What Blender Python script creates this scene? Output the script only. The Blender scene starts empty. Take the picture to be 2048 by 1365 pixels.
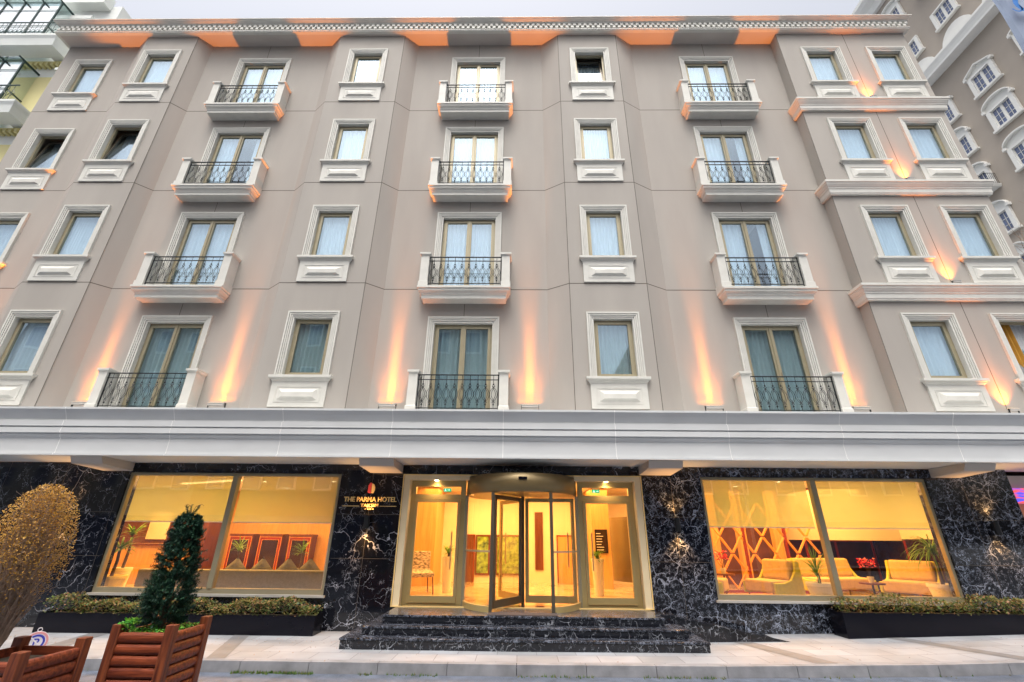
import bpy, bmesh, math, random
from mathutils import Vector, Matrix
random.seed(7)
rnd = random.random
def U(a, b): return a + (b - a) * random.random()
SC = bpy.context.scene
COL = SC.collection
PI = math.pi
HGT = 1.72            # metres from the pavement to the lens; everything below is measured from lens height
TOP = []

# ------------------------------------------------------------------ materials
def nm(name):
    m = bpy.data.materials.new(name); m.use_nodes = True
    nt = m.node_tree; nt.nodes.clear()
    out = nt.nodes.new('ShaderNodeOutputMaterial')
    return m, nt, out
def N(nt, t, **k):
    n = nt.nodes.new(t)
    for a, b in k.items():
        if a.startswith('i_'): n.inputs[a[2:].replace('_', ' ')].default_value = b
        else: setattr(n, a, b)
    return n
def L(nt, a, b): nt.links.new(a, b)
def rgb(c): return (c[0], c[1], c[2], 1)
def mat(name, col, rough=.6, metal=0, var=.12, scale=3, bump=0, bscale=60, col2=None, spec=.5, stretch=None, trans=0):
    m, nt, out = nm(name)
    p = N(nt, 'ShaderNodeBsdfPrincipled'); p.inputs['Roughness'].default_value = rough
    p.inputs['Metallic'].default_value = metal; p.inputs['Specular IOR Level'].default_value = spec
    tc = N(nt, 'ShaderNodeTexCoord'); mp = N(nt, 'ShaderNodeMapping')
    if stretch: mp.inputs['Scale'].default_value = stretch
    L(nt, tc.outputs['Object'], mp.inputs[0])
    nz = N(nt, 'ShaderNodeTexNoise'); nz.inputs['Scale'].default_value = scale; nz.inputs['Detail'].default_value = 5
    L(nt, mp.outputs[0], nz.inputs['Vector'])
    cr = N(nt, 'ShaderNodeValToRGB')
    c2 = col2 or tuple(min(1, c * (1 + var)) for c in col); c1 = col if col2 else tuple(c * (1 - var) for c in col)
    cr.color_ramp.elements[0].position = .3; cr.color_ramp.elements[1].position = .7
    cr.color_ramp.elements[0].color = rgb(c1); cr.color_ramp.elements[1].color = rgb(c2)
    L(nt, nz.outputs['Fac'], cr.inputs[0]); L(nt, cr.outputs[0], p.inputs['Base Color'])
    if bump:
        b = N(nt, 'ShaderNodeBump'); b.inputs['Strength'].default_value = bump; b.inputs['Distance'].default_value = .01
        n2 = N(nt, 'ShaderNodeTexNoise'); n2.inputs['Scale'].default_value = bscale; n2.inputs['Detail'].default_value = 3
        L(nt, mp.outputs[0], n2.inputs['Vector']); L(nt, n2.outputs['Fac'], b.inputs['Height']); L(nt, b.outputs[0], p.inputs['Normal'])
    if trans:
        t = N(nt, 'ShaderNodeBsdfTranslucent'); L(nt, cr.outputs[0], t.inputs[0])
        mx = N(nt, 'ShaderNodeMixShader'); mx.inputs[0].default_value = trans
        L(nt, p.outputs[0], mx.inputs[1]); L(nt, t.outputs[0], mx.inputs[2]); L(nt, mx.outputs[0], out.inputs[0])
    else: L(nt, p.outputs[0], out.inputs[0])
    return m
def emit(name, col, s):
    m, nt, out = nm(name); e = N(nt, 'ShaderNodeEmission'); e.inputs[0].default_value = rgb(col); e.inputs[1].default_value = s
    L(nt, e.outputs[0], out.inputs[0]); return m
def glass(name, base, gain, tint=(1, 1, 1), rough=0.0, wav=0, refl=(1, 1, 1)):
    m, nt, out = nm(name)
    fr = N(nt, 'ShaderNodeLayerWeight'); fr.inputs[0].default_value = .5
    pw = N(nt, 'ShaderNodeMath', operation='POWER'); pw.inputs[1].default_value = 3.5; L(nt, fr.outputs['Facing'], pw.inputs[0])
    ma = N(nt, 'ShaderNodeMath', operation='MULTIPLY_ADD', use_clamp=True); ma.inputs[1].default_value = gain; ma.inputs[2].default_value = base
    L(nt, pw.outputs[0], ma.inputs[0])
    tr = N(nt, 'ShaderNodeBsdfTransparent'); tr.inputs[0].default_value = rgb(tint)
    gl = N(nt, 'ShaderNodeBsdfGlossy'); gl.inputs['Roughness'].default_value = rough; gl.inputs[0].default_value = rgb(refl)
    if wav:
        b = N(nt, 'ShaderNodeBump'); b.inputs['Strength'].default_value = wav; b.inputs['Distance'].default_value = .02
        n2 = N(nt, 'ShaderNodeTexNoise'); n2.inputs['Scale'].default_value = 1.3; n2.inputs['Detail'].default_value = 0
        g = N(nt, 'ShaderNodeNewGeometry'); L(nt, g.outputs['Position'], n2.inputs['Vector'])
        L(nt, n2.outputs['Fac'], b.inputs['Height']); L(nt, b.outputs[0], gl.inputs['Normal'])
    mx = N(nt, 'ShaderNodeMixShader'); L(nt, ma.outputs[0], mx.inputs[0]); L(nt, tr.outputs[0], mx.inputs[1]); L(nt, gl.outputs[0], mx.inputs[2])
    L(nt, mx.outputs[0], out.inputs[0]); return m

def marble_mat(name, scale, vw, dens, vein=(.62, .64, .68), rough=.06):
    m, nt, out = nm(name)
    p = N(nt, 'ShaderNodeBsdfPrincipled'); p.inputs['Roughness'].default_value = rough
    tc = N(nt, 'ShaderNodeTexCoord'); mp = N(nt, 'ShaderNodeMapping')
    mp.inputs['Rotation'].default_value = (.3, .4, .7); mp.inputs['Scale'].default_value = (scale, scale * 1.2, scale)
    L(nt, tc.outputs['Object'], mp.inputs[0])
    acc = None
    for sc_, w, dist, th in ((1.1, vw * 1.2, .9, .42), (2.6, vw * 1.6, .7, .46), (6.5, vw * 2.4, .5, .5 - dens)):
        nz = N(nt, 'ShaderNodeTexNoise'); nz.inputs['Scale'].default_value = sc_ * 1.4; nz.inputs['Detail'].default_value = 4
        L(nt, mp.outputs[0], nz.inputs['Vector'])
        sub = N(nt, 'ShaderNodeVectorMath', operation='MULTIPLY_ADD'); sub.inputs[1].default_value = (dist,) * 3
        L(nt, nz.outputs['Color'], sub.inputs[0]); L(nt, mp.outputs[0], sub.inputs[2])
        vo = N(nt, 'ShaderNodeTexVoronoi', feature='DISTANCE_TO_EDGE'); vo.inputs['Scale'].default_value = sc_
        L(nt, sub.outputs[0], vo.inputs['Vector'])
        mr = N(nt, 'ShaderNodeMapRange', interpolation_type='SMOOTHSTEP'); mr.inputs[1].default_value = 0; mr.inputs[2].default_value = w
        mr.inputs[3].default_value = 1; mr.inputs[4].default_value = 0
        L(nt, vo.outputs['Distance'], mr.inputs[0])
        n3 = N(nt, 'ShaderNodeTexNoise'); n3.inputs['Scale'].default_value = sc_ * .9; n3.inputs['Detail'].default_value = 3
        L(nt, mp.outputs[0], n3.inputs['Vector'])
        m2 = N(nt, 'ShaderNodeMapRange', interpolation_type='SMOOTHSTEP'); m2.inputs[1].default_value = th; m2.inputs[2].default_value = th + .16
        L(nt, n3.outputs['Fac'], m2.inputs[0])
        mu = N(nt, 'ShaderNodeMath', operation='MULTIPLY'); L(nt, mr.outputs[0], mu.inputs[0]); L(nt, m2.outputs[0], mu.inputs[1])
        if acc is None: acc = mu
        else:
            mxx = N(nt, 'ShaderNodeMath', operation='MAXIMUM'); L(nt, acc.outputs[0], mxx.inputs[0]); L(nt, mu.outputs[0], mxx.inputs[1]); acc = mxx
    mix = N(nt, 'ShaderNodeMix', data_type='RGBA'); mix.inputs[6].default_value = (.006, .007, .011, 1); mix.inputs[7].default_value = rgb(vein)
    L(nt, acc.outputs[0], mix.inputs[0]); L(nt, mix.outputs[2], p.inputs['Base Color']); L(nt, p.outputs[0], out.inputs[0])
    return m

def wood_mat(name, c1, c2, rough=.4, axis='X', sc=1.0):
    m, nt, out = nm(name); p = N(nt, 'ShaderNodeBsdfPrincipled'); p.inputs['Roughness'].default_value = rough
    tc = N(nt, 'ShaderNodeTexCoord'); mp = N(nt, 'ShaderNodeMapping')
    mp.inputs['Scale'].default_value = {'X': (1.5 * sc, 14 * sc, 14 * sc), 'Z': (14 * sc, 14 * sc, 1.2 * sc)}[axis]
    L(nt, tc.outputs['Object'], mp.inputs[0])
    nz = N(nt, 'ShaderNodeTexNoise'); nz.inputs['Scale'].default_value = 2.2; nz.inputs['Detail'].default_value = 6; nz.inputs['Distortion'].default_value = .6
    L(nt, mp.outputs[0], nz.inputs['Vector'])
    cr = N(nt, 'ShaderNodeValToRGB'); cr.color_ramp.elements[0].color = rgb(c1); cr.color_ramp.elements[1].color = rgb(c2)
    cr.color_ramp.elements[0].position = .32; cr.color_ramp.elements[1].position = .68
    L(nt, nz.outputs['Fac'], cr.inputs[0]); L(nt, cr.outputs[0], p.inputs['Base Color'])
    b = N(nt, 'ShaderNodeBump'); b.inputs['Strength'].default_value = .25; b.inputs['Distance'].default_value = .01
    L(nt, nz.outputs['Fac'], b.inputs['Height']); L(nt, b.outputs[0], p.inputs['Normal'])
    L(nt, p.outputs[0], out.inputs[0]); return m

def leaf_mat(name, c1, c2, c3, trans=.25, scale=9):
    m, nt, out = nm(name); p = N(nt, 'ShaderNodeBsdfPrincipled'); p.inputs['Roughness'].default_value = .55
    g = N(nt, 'ShaderNodeNewGeometry')
    cr = N(nt, 'ShaderNodeValToRGB'); e = cr.color_ramp.elements; e[0].color = rgb(c1); e[1].color = rgb(c3); x = e.new(.5); x.color = rgb(c2)
    L(nt, g.outputs['Random Per Island'], cr.inputs[0]); L(nt, cr.outputs[0], p.inputs['Base Color'])
    t = N(nt, 'ShaderNodeBsdfTranslucent'); L(nt, cr.outputs[0], t.inputs[0])
    mx = N(nt, 'ShaderNodeMixShader'); mx.inputs[0].default_value = trans
    L(nt, p.outputs[0], mx.inputs[1]); L(nt, t.outputs[0], mx.inputs[2]); L(nt, mx.outputs[0], out.inputs[0]); return m

def blind_mat(name, col):
    m, nt, out = nm(name)
    d = N(nt, 'ShaderNodeBsdfDiffuse'); d.inputs[0].default_value = rgb(col)
    t = N(nt, 'ShaderNodeBsdfTranslucent'); t.inputs[0].default_value = rgb(col)
    tr = N(nt, 'ShaderNodeBsdfTransparent')
    a = N(nt, 'ShaderNodeMixShader'); a.inputs[0].default_value = .6; L(nt, d.outputs[0], a.inputs[1]); L(nt, t.outputs[0], a.inputs[2])
    b = N(nt, 'ShaderNodeMixShader'); b.inputs[0].default_value = .42; L(nt, a.outputs[0], b.inputs[1]); L(nt, tr.outputs[0], b.inputs[2])
    L(nt, b.outputs[0], out.inputs[0]); return m

def paving_mat(name):
    m, nt, out = nm(name); p = N(nt, 'ShaderNodeBsdfPrincipled'); p.inputs['Roughness'].default_value = .55
    tc = N(nt, 'ShaderNodeTexCoord')
    br = N(nt, 'ShaderNodeTexBrick'); br.offset = .5
    for k, v in (('Scale', 1.0), ('Mortar Size', .006), ('Brick Width', .62), ('Row Height', .42), ('Bias', .0)): br.inputs[k].default_value = v
    br.inputs['Color1'].default_value = (.25, .262, .28, 1); br.inputs['Color2'].default_value = (.31, .325, .355, 1); br.inputs['Mortar'].default_value = (.15, .145, .15, 1)
    L(nt, tc.outputs['Object'], br.inputs['Vector'])
    nz = N(nt, 'ShaderNodeTexNoise'); nz.inputs['Scale'].default_value = 1.6; nz.inputs['Detail'].default_value = 7
    L(nt, tc.outputs['Object'], nz.inputs['Vector'])
    mr = N(nt, 'ShaderNodeMapRange'); mr.inputs[1].default_value = .3; mr.inputs[2].default_value = .7; mr.inputs[3].default_value = .78; mr.inputs[4].default_value = 1.1
    L(nt, nz.outputs['Fac'], mr.inputs[0])
    mu = N(nt, 'ShaderNodeVectorMath', operation='SCALE'); L(nt, br.outputs['Color'], mu.inputs[0]); L(nt, mr.outputs[0], mu.inputs['Scale'])
    L(nt, mu.outputs[0], p.inputs['Base Color'])
    b = N(nt, 'ShaderNodeBump'); b.inputs['Strength'].default_value = .4; b.inputs['Distance'].default_value = .006
    L(nt, br.outputs['Fac'], b.inputs['Height']); b.invert = True; L(nt, b.outputs[0], p.inputs['Normal'])
    L(nt, p.outputs[0], out.inputs[0]); return m

M = {}
M['wall'] = mat('taupe_render', (.340, .316, .284), .8, var=.06, scale=.9, bump=.12, bscale=180, stretch=(1.6, 1.6, .35))
M['joint'] = mat('joint_shadow_gap', (.10, .085, .07), .9)
M['trim'] = mat('cream_moulding', (.56, .555, .51), .6, var=.05, scale=4, bump=.05, bscale=90)
M['band'] = mat('grey_cream_canopy', (.57, .585, .585), .5, var=.05, scale=1.2, stretch=(1, 1, 3))
M['seam'] = mat('pale_sealant', (.8, .8, .78), .6)
M['soffit'] = mat('soffit_paint', (.47, .43, .39), .7, var=.05, scale=1)
M['sash'] = mat('olive_bronze_aluminium', (.33, .29, .19), .38, metal=.25, var=.04)
M['door_metal'] = mat('golden_olive_metal', (.46, .35, .15), .32, metal=.3, var=.05)
M['sash_dark'] = mat('dark_bronze_aluminium', (.10, .085, .06), .35, metal=.4, var=.04)
M['gold'] = mat('champagne_gold_metal', (.62, .47, .24), .28, metal=.7, var=.05)
M['jamb'] = mat('cream_stone_jamb', (.80, .66, .42), .3, var=.04)
M['gold_bright'] = mat('polished_brass', (.98, .70, .28), .45, metal=.25, var=.03)
M['pane'] = glass('window_pane_glass', .15, .8, (.90, .96, .99), wav=.12, refl=(.66, .77, .87))
M['pane_shop'] = glass('shop_pane_glass', .10, .8, (.98, .98, .95), wav=.06)
M['pane_clear'] = glass('clear_door_glass', .025, .6, (.98, .98, .96))
M['curtain'] = mat('white_sheer_curtain', (.86, .90, .92), .9, var=.03, trans=.10)
M['curtain_refl_tint'] = mat('reflection_tinted_curtain', (.62, .72, .68), .9, var=.05, trans=.3)  # lowest-floor sheers: dark greenish reflection of buildings opposite painted into the fabric colour
M['curtain_gold'] = mat('ochre_curtain', (.62, .33, .05), .9, var=.1, trans=.3)
M['iron'] = mat('black_wrought_iron', (.012, .014, .016), .45, metal=.3)
M['marbleA'] = marble_mat('black_marble_bold_veins', 1.3, .009, -.03, vein=(.42, .44, .50))
M['marbleB'] = marble_mat('black_marble_dense_veins', 2.6, .022, .05, vein=(.36, .41, .52))
M['marbleS'] = marble_mat('black_marble_step', 2.4, .014, -.04, vein=(.34, .36, .40), rough=.12)
M['marbleT'] = marble_mat('marble_tread_sheen', 3.5, .04, .08, vein=(.17, .19, .24), rough=.25)  # grey-blue reflection on the treads painted in as denser grey veins
M['paving'] = paving_mat('stone_paving')
M['paveband'] = mat('dark_paving_band', (.15, .15, .155), .6, var=.15, scale=5)
M['kerb'] = mat('granite_kerb', (.22, .222, .235), .7, var=.25, scale=4, bump=.2)
M['road'] = mat('asphalt', (.10, .12, .16), .42, var=.35, scale=5, bump=.8, bscale=160)
M['black'] = mat('black_lacquer_planter', (.004, .004, .008), .16, var=.1, spec=.2)
M['leafhedge'] = leaf_mat('hedge_leaves', (.025, .06, .02), (.11, .17, .035), (.32, .16, .09))
M['leafgold'] = leaf_mat('golden_dry_leaves', (.50, .25, .05), (.70, .43, .09), (.33, .19, .08), .4)
M['leafspruce'] = leaf_mat('spruce_needles', (.008, .035, .028), (.018, .07, .045), (.05, .12, .05), .1)
M['leafpalm'] = leaf_mat('palm_leaves', (.05, .15, .01), (.12, .28, .02), (.20, .34, .05))
M['leafbright'] = leaf_mat('bright_weed_leaves', (.05, .28, .03), (.12, .42, .04), (.3, .45, .06))
M['twig'] = mat('grey_brown_twig', (.33, .24, .18), .8, var=.3, scale=20)
M['bark'] = mat('dark_bark', (.08, .055, .04), .9, var=.3, scale=15)
M['redwood'] = wood_mat('red_stained_planks', (.075, .012, .006), (.27, .060, .022), .42, 'X')
M['redwoodz'] = wood_mat('red_stained_posts', (.07, .014, .008), (.25, .065, .022), .45, 'Z')
M['soil'] = mat('planter_soil', (.06, .045, .03), .95, var=.4, scale=20, bump=.8)
M['orange_wood'] = wood_mat('lit_oak_panelling', (.55, .30, .10), (.68, .40, .15), .45, 'Z', .5)
M['wood_dark'] = wood_mat('dark_walnut', (.10, .03, .012), (.17, .055, .02), .3, 'Z', .6)
M['cream'] = mat('cream_plaster', (.75, .68, .56), .7, var=.03)
M['ceil'] = mat('ceiling_white', (.8, .77, .70), .8, var=.02)
M['lobbyfloor'] = mat('polished_beige_floor', (.55, .42, .30), .15, var=.25, scale=2)
M['sofagrey'] = mat('grey_upholstery', (.30, .30, .27), .85, var=.1, scale=20, bump=.3)
M['mustard'] = mat('mustard_upholstery', (.50, .48, .05), .85, var=.1, scale=15, bump=.3)
M['cushion'] = mat('tan_cushion', (.56, .40, .18), .85, var=.1, scale=15, bump=.3)
M['cabred'] = mat('mahogany_red_lacquer', (.22, .03, .012), .25, var=.2)
M['glassdark'] = mat('dark_display_glass', (.035, .02, .015), .08)
M['lattice'] = mat('orange_lattice_lacquer', (.72, .30, .06), .45, var=.05)
M['purple'] = mat('plum_wall', (.13, .045, .04), .7, var=.3, scale=2)
M['potwhite'] = mat('white_glazed_pot', (.78, .74, .60), .3, var=.03)
M['potyellow'] = mat('yellow_glazed_pot', (.90, .72, .22), .3, var=.03)
M['red'] = leaf_mat('red_petals', (.5, .01, .02), (.7, .03, .05), (.8, .35, .3))
M['blind'] = blind_mat('olive_yellow_screen_fabric', (.62, .72, .42))
M['lamp'] = emit('downlight_glow', (1, .78, .42), 14)
M['lampwall'] = emit('wall_lamp_glow', (1, .6, .22), 12)
M['flood'] = emit('floodlight_lens_glow', (1, .55, .18), 4)
M['strip'] = emit('ceiling_strip_glow', (1, .62, .22), 4)
M['green'] = emit('exit_sign_green', (.0, .42, .16), .8)
M['white_e'] = emit('exit_sign_white', (.8, 1, .85), 1)
M['mat'] = mat('brown_doormat', (.05, .04, .04), .95, var=.2, scale=60, bump=.6)
M['signwhite'] = mat('sign_white', (.8, .74, .76), .5, var=.03)
M['signblue'] = mat('sign_blue', (.04, .05, .42), .5, var=.03)
M['signpink'] = mat('sign_faded_red', (.75, .32, .32), .5, var=.1)
M['sill'] = mat('grey_stone_sill', (.45, .43, .40), .4, var=.05)
M['lw_white'] = mat('white_render', (.72, .75, .72), .8, var=.05, scale=1)
M['lw_yellow'] = mat('pale_yellow_render', (.66, .60, .30), .8, var=.06, scale=1)
M['green_steel'] = mat('dark_green_steel', (.02, .05, .045), .45)
M['rb'] = mat('brown_grey_render', (.37, .325, .275), .85, var=.05, scale=.6)
M['rbwhite'] = mat('white_stucco', (.74, .74, .70), .7, var=.03)
M['pane_far'] = mat('far_window_glass', (.09, .12, .22), .04, var=.3, scale=1.5, spec=1)
M['pane_light'] = glass('conservatory_glass', .42, 1.0, (.85, .95, .95))
M['banner'] = mat('grey_blue_banner_cloth', (.25, .31, .42), .7, var=.06, scale=4)
M['bannerblue'] = mat('blue_banner_print', (.01, .16, .52), .7, var=.05)
M['opp'] = mat('opposite_render', (.40, .38, .35), .85, var=.1, scale=.5)
M['opp2'] = mat('opposite_brick', (.28, .20, .16), .85, var=.1, scale=.5)
M['moss'] = leaf_mat('kerb_moss', (.05, .12, .02), (.12, .2, .04), (.2, .16, .06))
M['rooftile'] = mat('roof_membrane', (.25, .24, .23), .9)
M['bronze_panel'] = mat('bronze_drum_panel', (.21, .15, .065), .36, metal=.4, var=.04)
M['screen'] = None

# ------------------------------------------------------------------ mesh builder
class MB:
    def __init__(s): s.v = []; s.f = []; s.m = []
    def add(s, vs, fs, mi=0):
        o = len(s.v); s.v += [tuple(p) for p in vs]; s.f += [tuple(i + o for i in f) for f in fs]; s.m += [mi] * len(fs); return s
    def box(s, x0, x1, y0, y1, z0, z1, mi=0):
        vs = [(x0, y0, z0), (x1, y0, z0), (x1, y1, z0), (x0, y1, z0), (x0, y0, z1), (x1, y0, z1), (x1, y1, z1), (x0, y1, z1)]
        return s.add(vs, [(0, 3, 2, 1), (4, 5, 6, 7), (0, 1, 5, 4), (1, 2, 6, 5), (2, 3, 7, 6), (3, 0, 4, 7)], mi)
    def quad(s, a, b, c, d, mi=0): return s.add([a, b, c, d], [(0, 1, 2, 3)], mi)
    def rframe(s, x0, x1, z0, z1, w, y0, y1, mi=0, wb=None):
        wb = wb or w
        s.box(x0, x0 + w, y0, y1, z0, z1, mi); s.box(x1 - w, x1, y0, y1, z0, z1, mi)
        s.box(x0 + w, x1 - w, y0, y1, z1 - w, z1, mi); s.box(x0 + w, x1 - w, y0, y1, z0, z0 + wb, mi); return s
    def sweep(s, path, prof, mi=0, closed=True, caps=True):
        n = len(path); k = len(prof); rings = []
        for i, p in enumerate(path):
            ns = []
            if i > 0: d = (path[i][0] - path[i-1][0], path[i][1] - path[i-1][1]); l = math.hypot(*d); ns.append((d[1] / l, -d[0] / l))
            if i < n - 1: d = (path[i+1][0] - path[i][0], path[i+1][1] - path[i][1]); l = math.hypot(*d); ns.append((d[1] / l, -d[0] / l))
            if len(ns) == 2:
                dt = 1 + ns[0][0] * ns[1][0] + ns[0][1] * ns[1][1]; mm = ((ns[0][0] + ns[1][0]) / dt, (ns[0][1] + ns[1][1]) / dt)
            else: mm = ns[0]
            rings.append([(p[0] + mm[0] * o, p[1] + mm[1] * o, z) for o, z in prof])
        vs = [p for r in rings for p in r]; fs = []
        for i in range(n - 1):
            for j in range(k if closed else k - 1):
                a = i * k + j; b = i * k + (j + 1) % k; fs.append((a, b, b + k, a + k))
        if closed and caps: fs += [tuple(range(k)), tuple(range((n - 1) * k, n * k))[::-1]]
        return s.add(vs, fs, mi)
    def surround(s, x0, x1, z0, z1, prof, mi=0):
        vs = []; fs = []; k = len(prof)
        for cx in range(4):
            for u, y in prof:
                vs.append([(x0 + u, y, z0), (x0 + u, y, z1 - u), (x1 - u, y, z1 - u), (x1 - u, y, z0)][cx])
        for i in range(3):
            for j in range(k - 1): a = i * k + j; fs.append((a, a + 1, a + 1 + k, a + k))
        return s.add(vs, fs, mi)
    def tube(s, pts, r, n=6, mi=0, r2=None, cap=False):
        pts = [Vector(p) for p in pts]; m = len(pts); vs = []; fs = []
        prev = None
        for i, p in enumerate(pts):
            d = (pts[min(i + 1, m - 1)] - pts[max(i - 1, 0)]); d = d.normalized() if d.length > 1e-9 else Vector((0, 0, 1))
            if prev is None:
                a = Vector((0, 0, 1)) if abs(d.z) < .9 else Vector((1, 0, 0)); u = d.cross(a).normalized()
            else: u = (prev - d * prev.dot(d)).normalized()
            prev = u; w = d.cross(u); rr = r if r2 is None else r + (r2 - r) * i / (m - 1)
            for j in range(n):
                t = 2 * PI * j / n; vs.append(p + (u * math.cos(t) + w * math.sin(t)) * rr)
        for i in range(m - 1):
            for j in range(n): a = i * n + j; b = i * n + (j + 1) % n; fs.append((a, b, b + n, a + n))
        if cap: fs += [tuple(range(n))[::-1], tuple(range((m - 1) * n, m * n))]
        return s.add(vs, fs, mi)
    def lathe(s, prof, c=(0, 0, 0), n=24, mi=0, a0=0, a1=2 * PI):
        full = abs(a1 - a0 - 2 * PI) < 1e-6; m = n if full else n + 1; k = len(prof); vs = []; fs = []
        for i in range(m):
            a = a0 + (a1 - a0) * i / n
            for r, z in prof: vs.append((c[0] + r * math.cos(a), c[1] + r * math.sin(a), c[2] + z))
        for i in range(n):
            for j in range(k - 1):
                a = i * k + j; b = ((i + 1) % m) * k + j; fs.append((a, b, b + 1, a + 1))
        return s.add(vs, fs, mi)
    def prism(s, poly, y0, y1, mi=0):                 # polygon in x,z pushed along y
        n = len(poly); vs = [(x, y0, z) for x, z in poly] + [(x, y1, z) for x, z in poly]
        fs = [tuple(range(n)), tuple(range(n, 2 * n))[::-1]] + [(i, i + n, (i + 1) % n + n, (i + 1) % n) for i in range(n)]
        return s.add(vs, fs, mi)
    def prismx(s, poly, x0, x1, mi=0):                # polygon in y,z pushed along x
        n = len(poly); vs = [(x0, y, z) for y, z in poly] + [(x1, y, z) for y, z in poly]
        fs = [tuple(range(n)), tuple(range(n, 2 * n))[::-1]] + [(i, i + n, (i + 1) % n + n, (i + 1) % n) for i in range(n)]
        return s.add(vs, fs, mi)
    def xf(s, mx):
        s.v = [tuple(mx @ Vector(p)) for p in s.v]; return s
    def mesh(s, name, mats, smooth=False):
        me = bpy.data.meshes.new(name); me.from_pydata(s.v, [], s.f)
        if not isinstance(mats, (list, tuple)): mats = [mats]
        for m in mats: me.materials.append(m)
        if len(mats) > 1: me.polygons.foreach_set('material_index', s.m)
        bm = bmesh.new(); bm.from_mesh(me); bmesh.ops.recalc_face_normals(bm, faces=bm.faces); bm.to_mesh(me); bm.free()
        if smooth: me.polygons.foreach_set('use_smooth', [True] * len(me.polygons))
        me.update(); return me
    def build(s, name, mats, parent=None, smooth=False, loc=None, bevel=0):
        me = s.mesh(name, mats, smooth); return put(name, me, parent, loc, bevel)

def put(name, me, parent=None, loc=None, bevel=0, rot=None):
    o = bpy.data.objects.new(name, me); COL.objects.link(o)
    if parent: o.parent = parent
    if loc: o.location = loc
    if rot: o.rotation_euler = rot
    if bevel:
        b = o.modifiers.new('bevel', 'BEVEL'); b.width = bevel; b.segments = 2; b.limit_method = 'ANGLE'
    return o
def tag(o, label=None, cat=None, group=None, kind=None):
    if label: o['label'] = label
    if cat: o['category'] = cat
    if group: o['group'] = group
    if kind: o['kind'] = kind
    return o
def thing(name, label, cat, loc=(0, 0, 0), rz=0, group=None):
    o = bpy.data.objects.new(name, None); o.empty_display_size = .1; COL.objects.link(o); o.location = loc; o.rotation_euler = (0, 0, rz)
    return tag(o, label, cat, group)
def copy_tree(o, parent=None, loc=None):
    c = o.copy(); COL.objects.link(c)
    if parent is not None: c.parent = parent
    if loc: c.location = loc
    for ch in list(o.children): copy_tree(ch, c)
    return c
def light(name, kind, parent, loc, rot, energy, col, **k):
    d = bpy.data.lights.new(name, kind); d.energy = energy; d.color = col
    for a, b in k.items(): setattr(d, a, b)
    o = bpy.data.objects.new(name, d); COL.objects.link(o); o.parent = parent; o.location = loc; o.rotation_euler = rot; return o

# ------------------------------------------------------------------ ground
def gz(x):
    P = [(-60, -1.68), (0, -1.68), (3, -1.665), (6, -1.61), (9, -1.51), (11, -1.45), (60, -.4)]
    for (a, za), (b, zb) in zip(P, P[1:]):
        if x <= b: return za + (zb - za) * (x - a) / (b - a)
    return P[-1][1]
KY = 7.78
xs = [-60, -40, -20] + [i * 1.0 for i in range(-16, 17)] + [20, 30, 45, 60]
def sheet(name, y0, y1, off, m, xr=None):
    mb = MB(); X = [x for x in xs if not xr or xr[0] <= x <= xr[1]]
    for a, b in zip(X, X[1:]): mb.quad((a, y0, gz(a) + off), (b, y0, gz(b) + off), (b, y1, gz(b) + off), (a, y1, gz(a) + off))
    return tag(mb.build(name, m), kind='structure')
RO = .135
gb = MB(); gb.quad((-400, -400, -2.6), (400, -400, -2.6), (400, 400, -2.6), (-400, 400, -2.6)); tag(gb.build('ground', M['road']), kind='structure')
sheet('road', -6, KY, -RO, M['road'])
sheet('pavement', KY + .14, 40, 0, M['paving'])
sheet('pavement', -40, -6, 0, M['paving'])
kb = MB()
x = -24.0
while x < 24:
    x1 = x + .992; a, b = gz(x), gz(x1)
    kb.add([(x, KY, a - .3), (x1, KY, b - .3), (x1, KY + .136, b - .3), (x, KY + .136, a - .3), (x, KY + .012, a + .004), (x1, KY + .012, b + .004), (x1, KY + .136, b + .004), (x, KY + .136, a + .004)],
           [(0, 3, 2, 1), (4, 5, 6, 7), (0, 1, 5, 4), (1, 2, 6, 5), (2, 3, 7, 6), (3, 0, 4, 7)])
    x += 1.0
tag(kb.build('kerb', M['kerb']), kind='structure')
pb = MB()
for xa, xb, w in ((-5.3, -4.6, .28), (-7.9, -7.5, .35), (3.55, 4.35, .33), (6.4, 7.35, .3), (9.2, 10.6, .3), (-11, -10.4, .3)):
    yb, yt = KY + .15, 10.05
    pb.quad((xb, yb, gz(xb) + .004), (xb + w, yb, gz(xb + w) + .004), (xa + w, yt, gz(xa + w) + .004), (xa, yt, gz(xa) + .004))
tag(pb.build('paving_bands', M['paveband']), kind='structure')
ms = MB()
for _ in range(2600):
    x = U(-5.2, 3.6) if rnd() < .8 else U(-12, 8)
    if math.sin(x * 3.1) + math.sin(x * 7.7) * .6 < -.1: continue
    if x > -2.3 and rnd() < .75: continue
    y = KY - abs(random.gauss(0, .035)) - .005; z = gz(x) - RO + .002; h = U(.01, .045); a = U(0, PI); w = .012
    ms.add([(x - w * math.cos(a), y - w * math.sin(a), z), (x + w * math.cos(a), y + w * math.sin(a), z), (x + U(-.01, .01), y + U(-.01, .01), z + h)], [(0, 1, 2)])
tag(ms.build('kerb_moss', M['moss']), 'green moss and weeds growing along the foot of the kerb', 'moss', kind='stuff')

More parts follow.
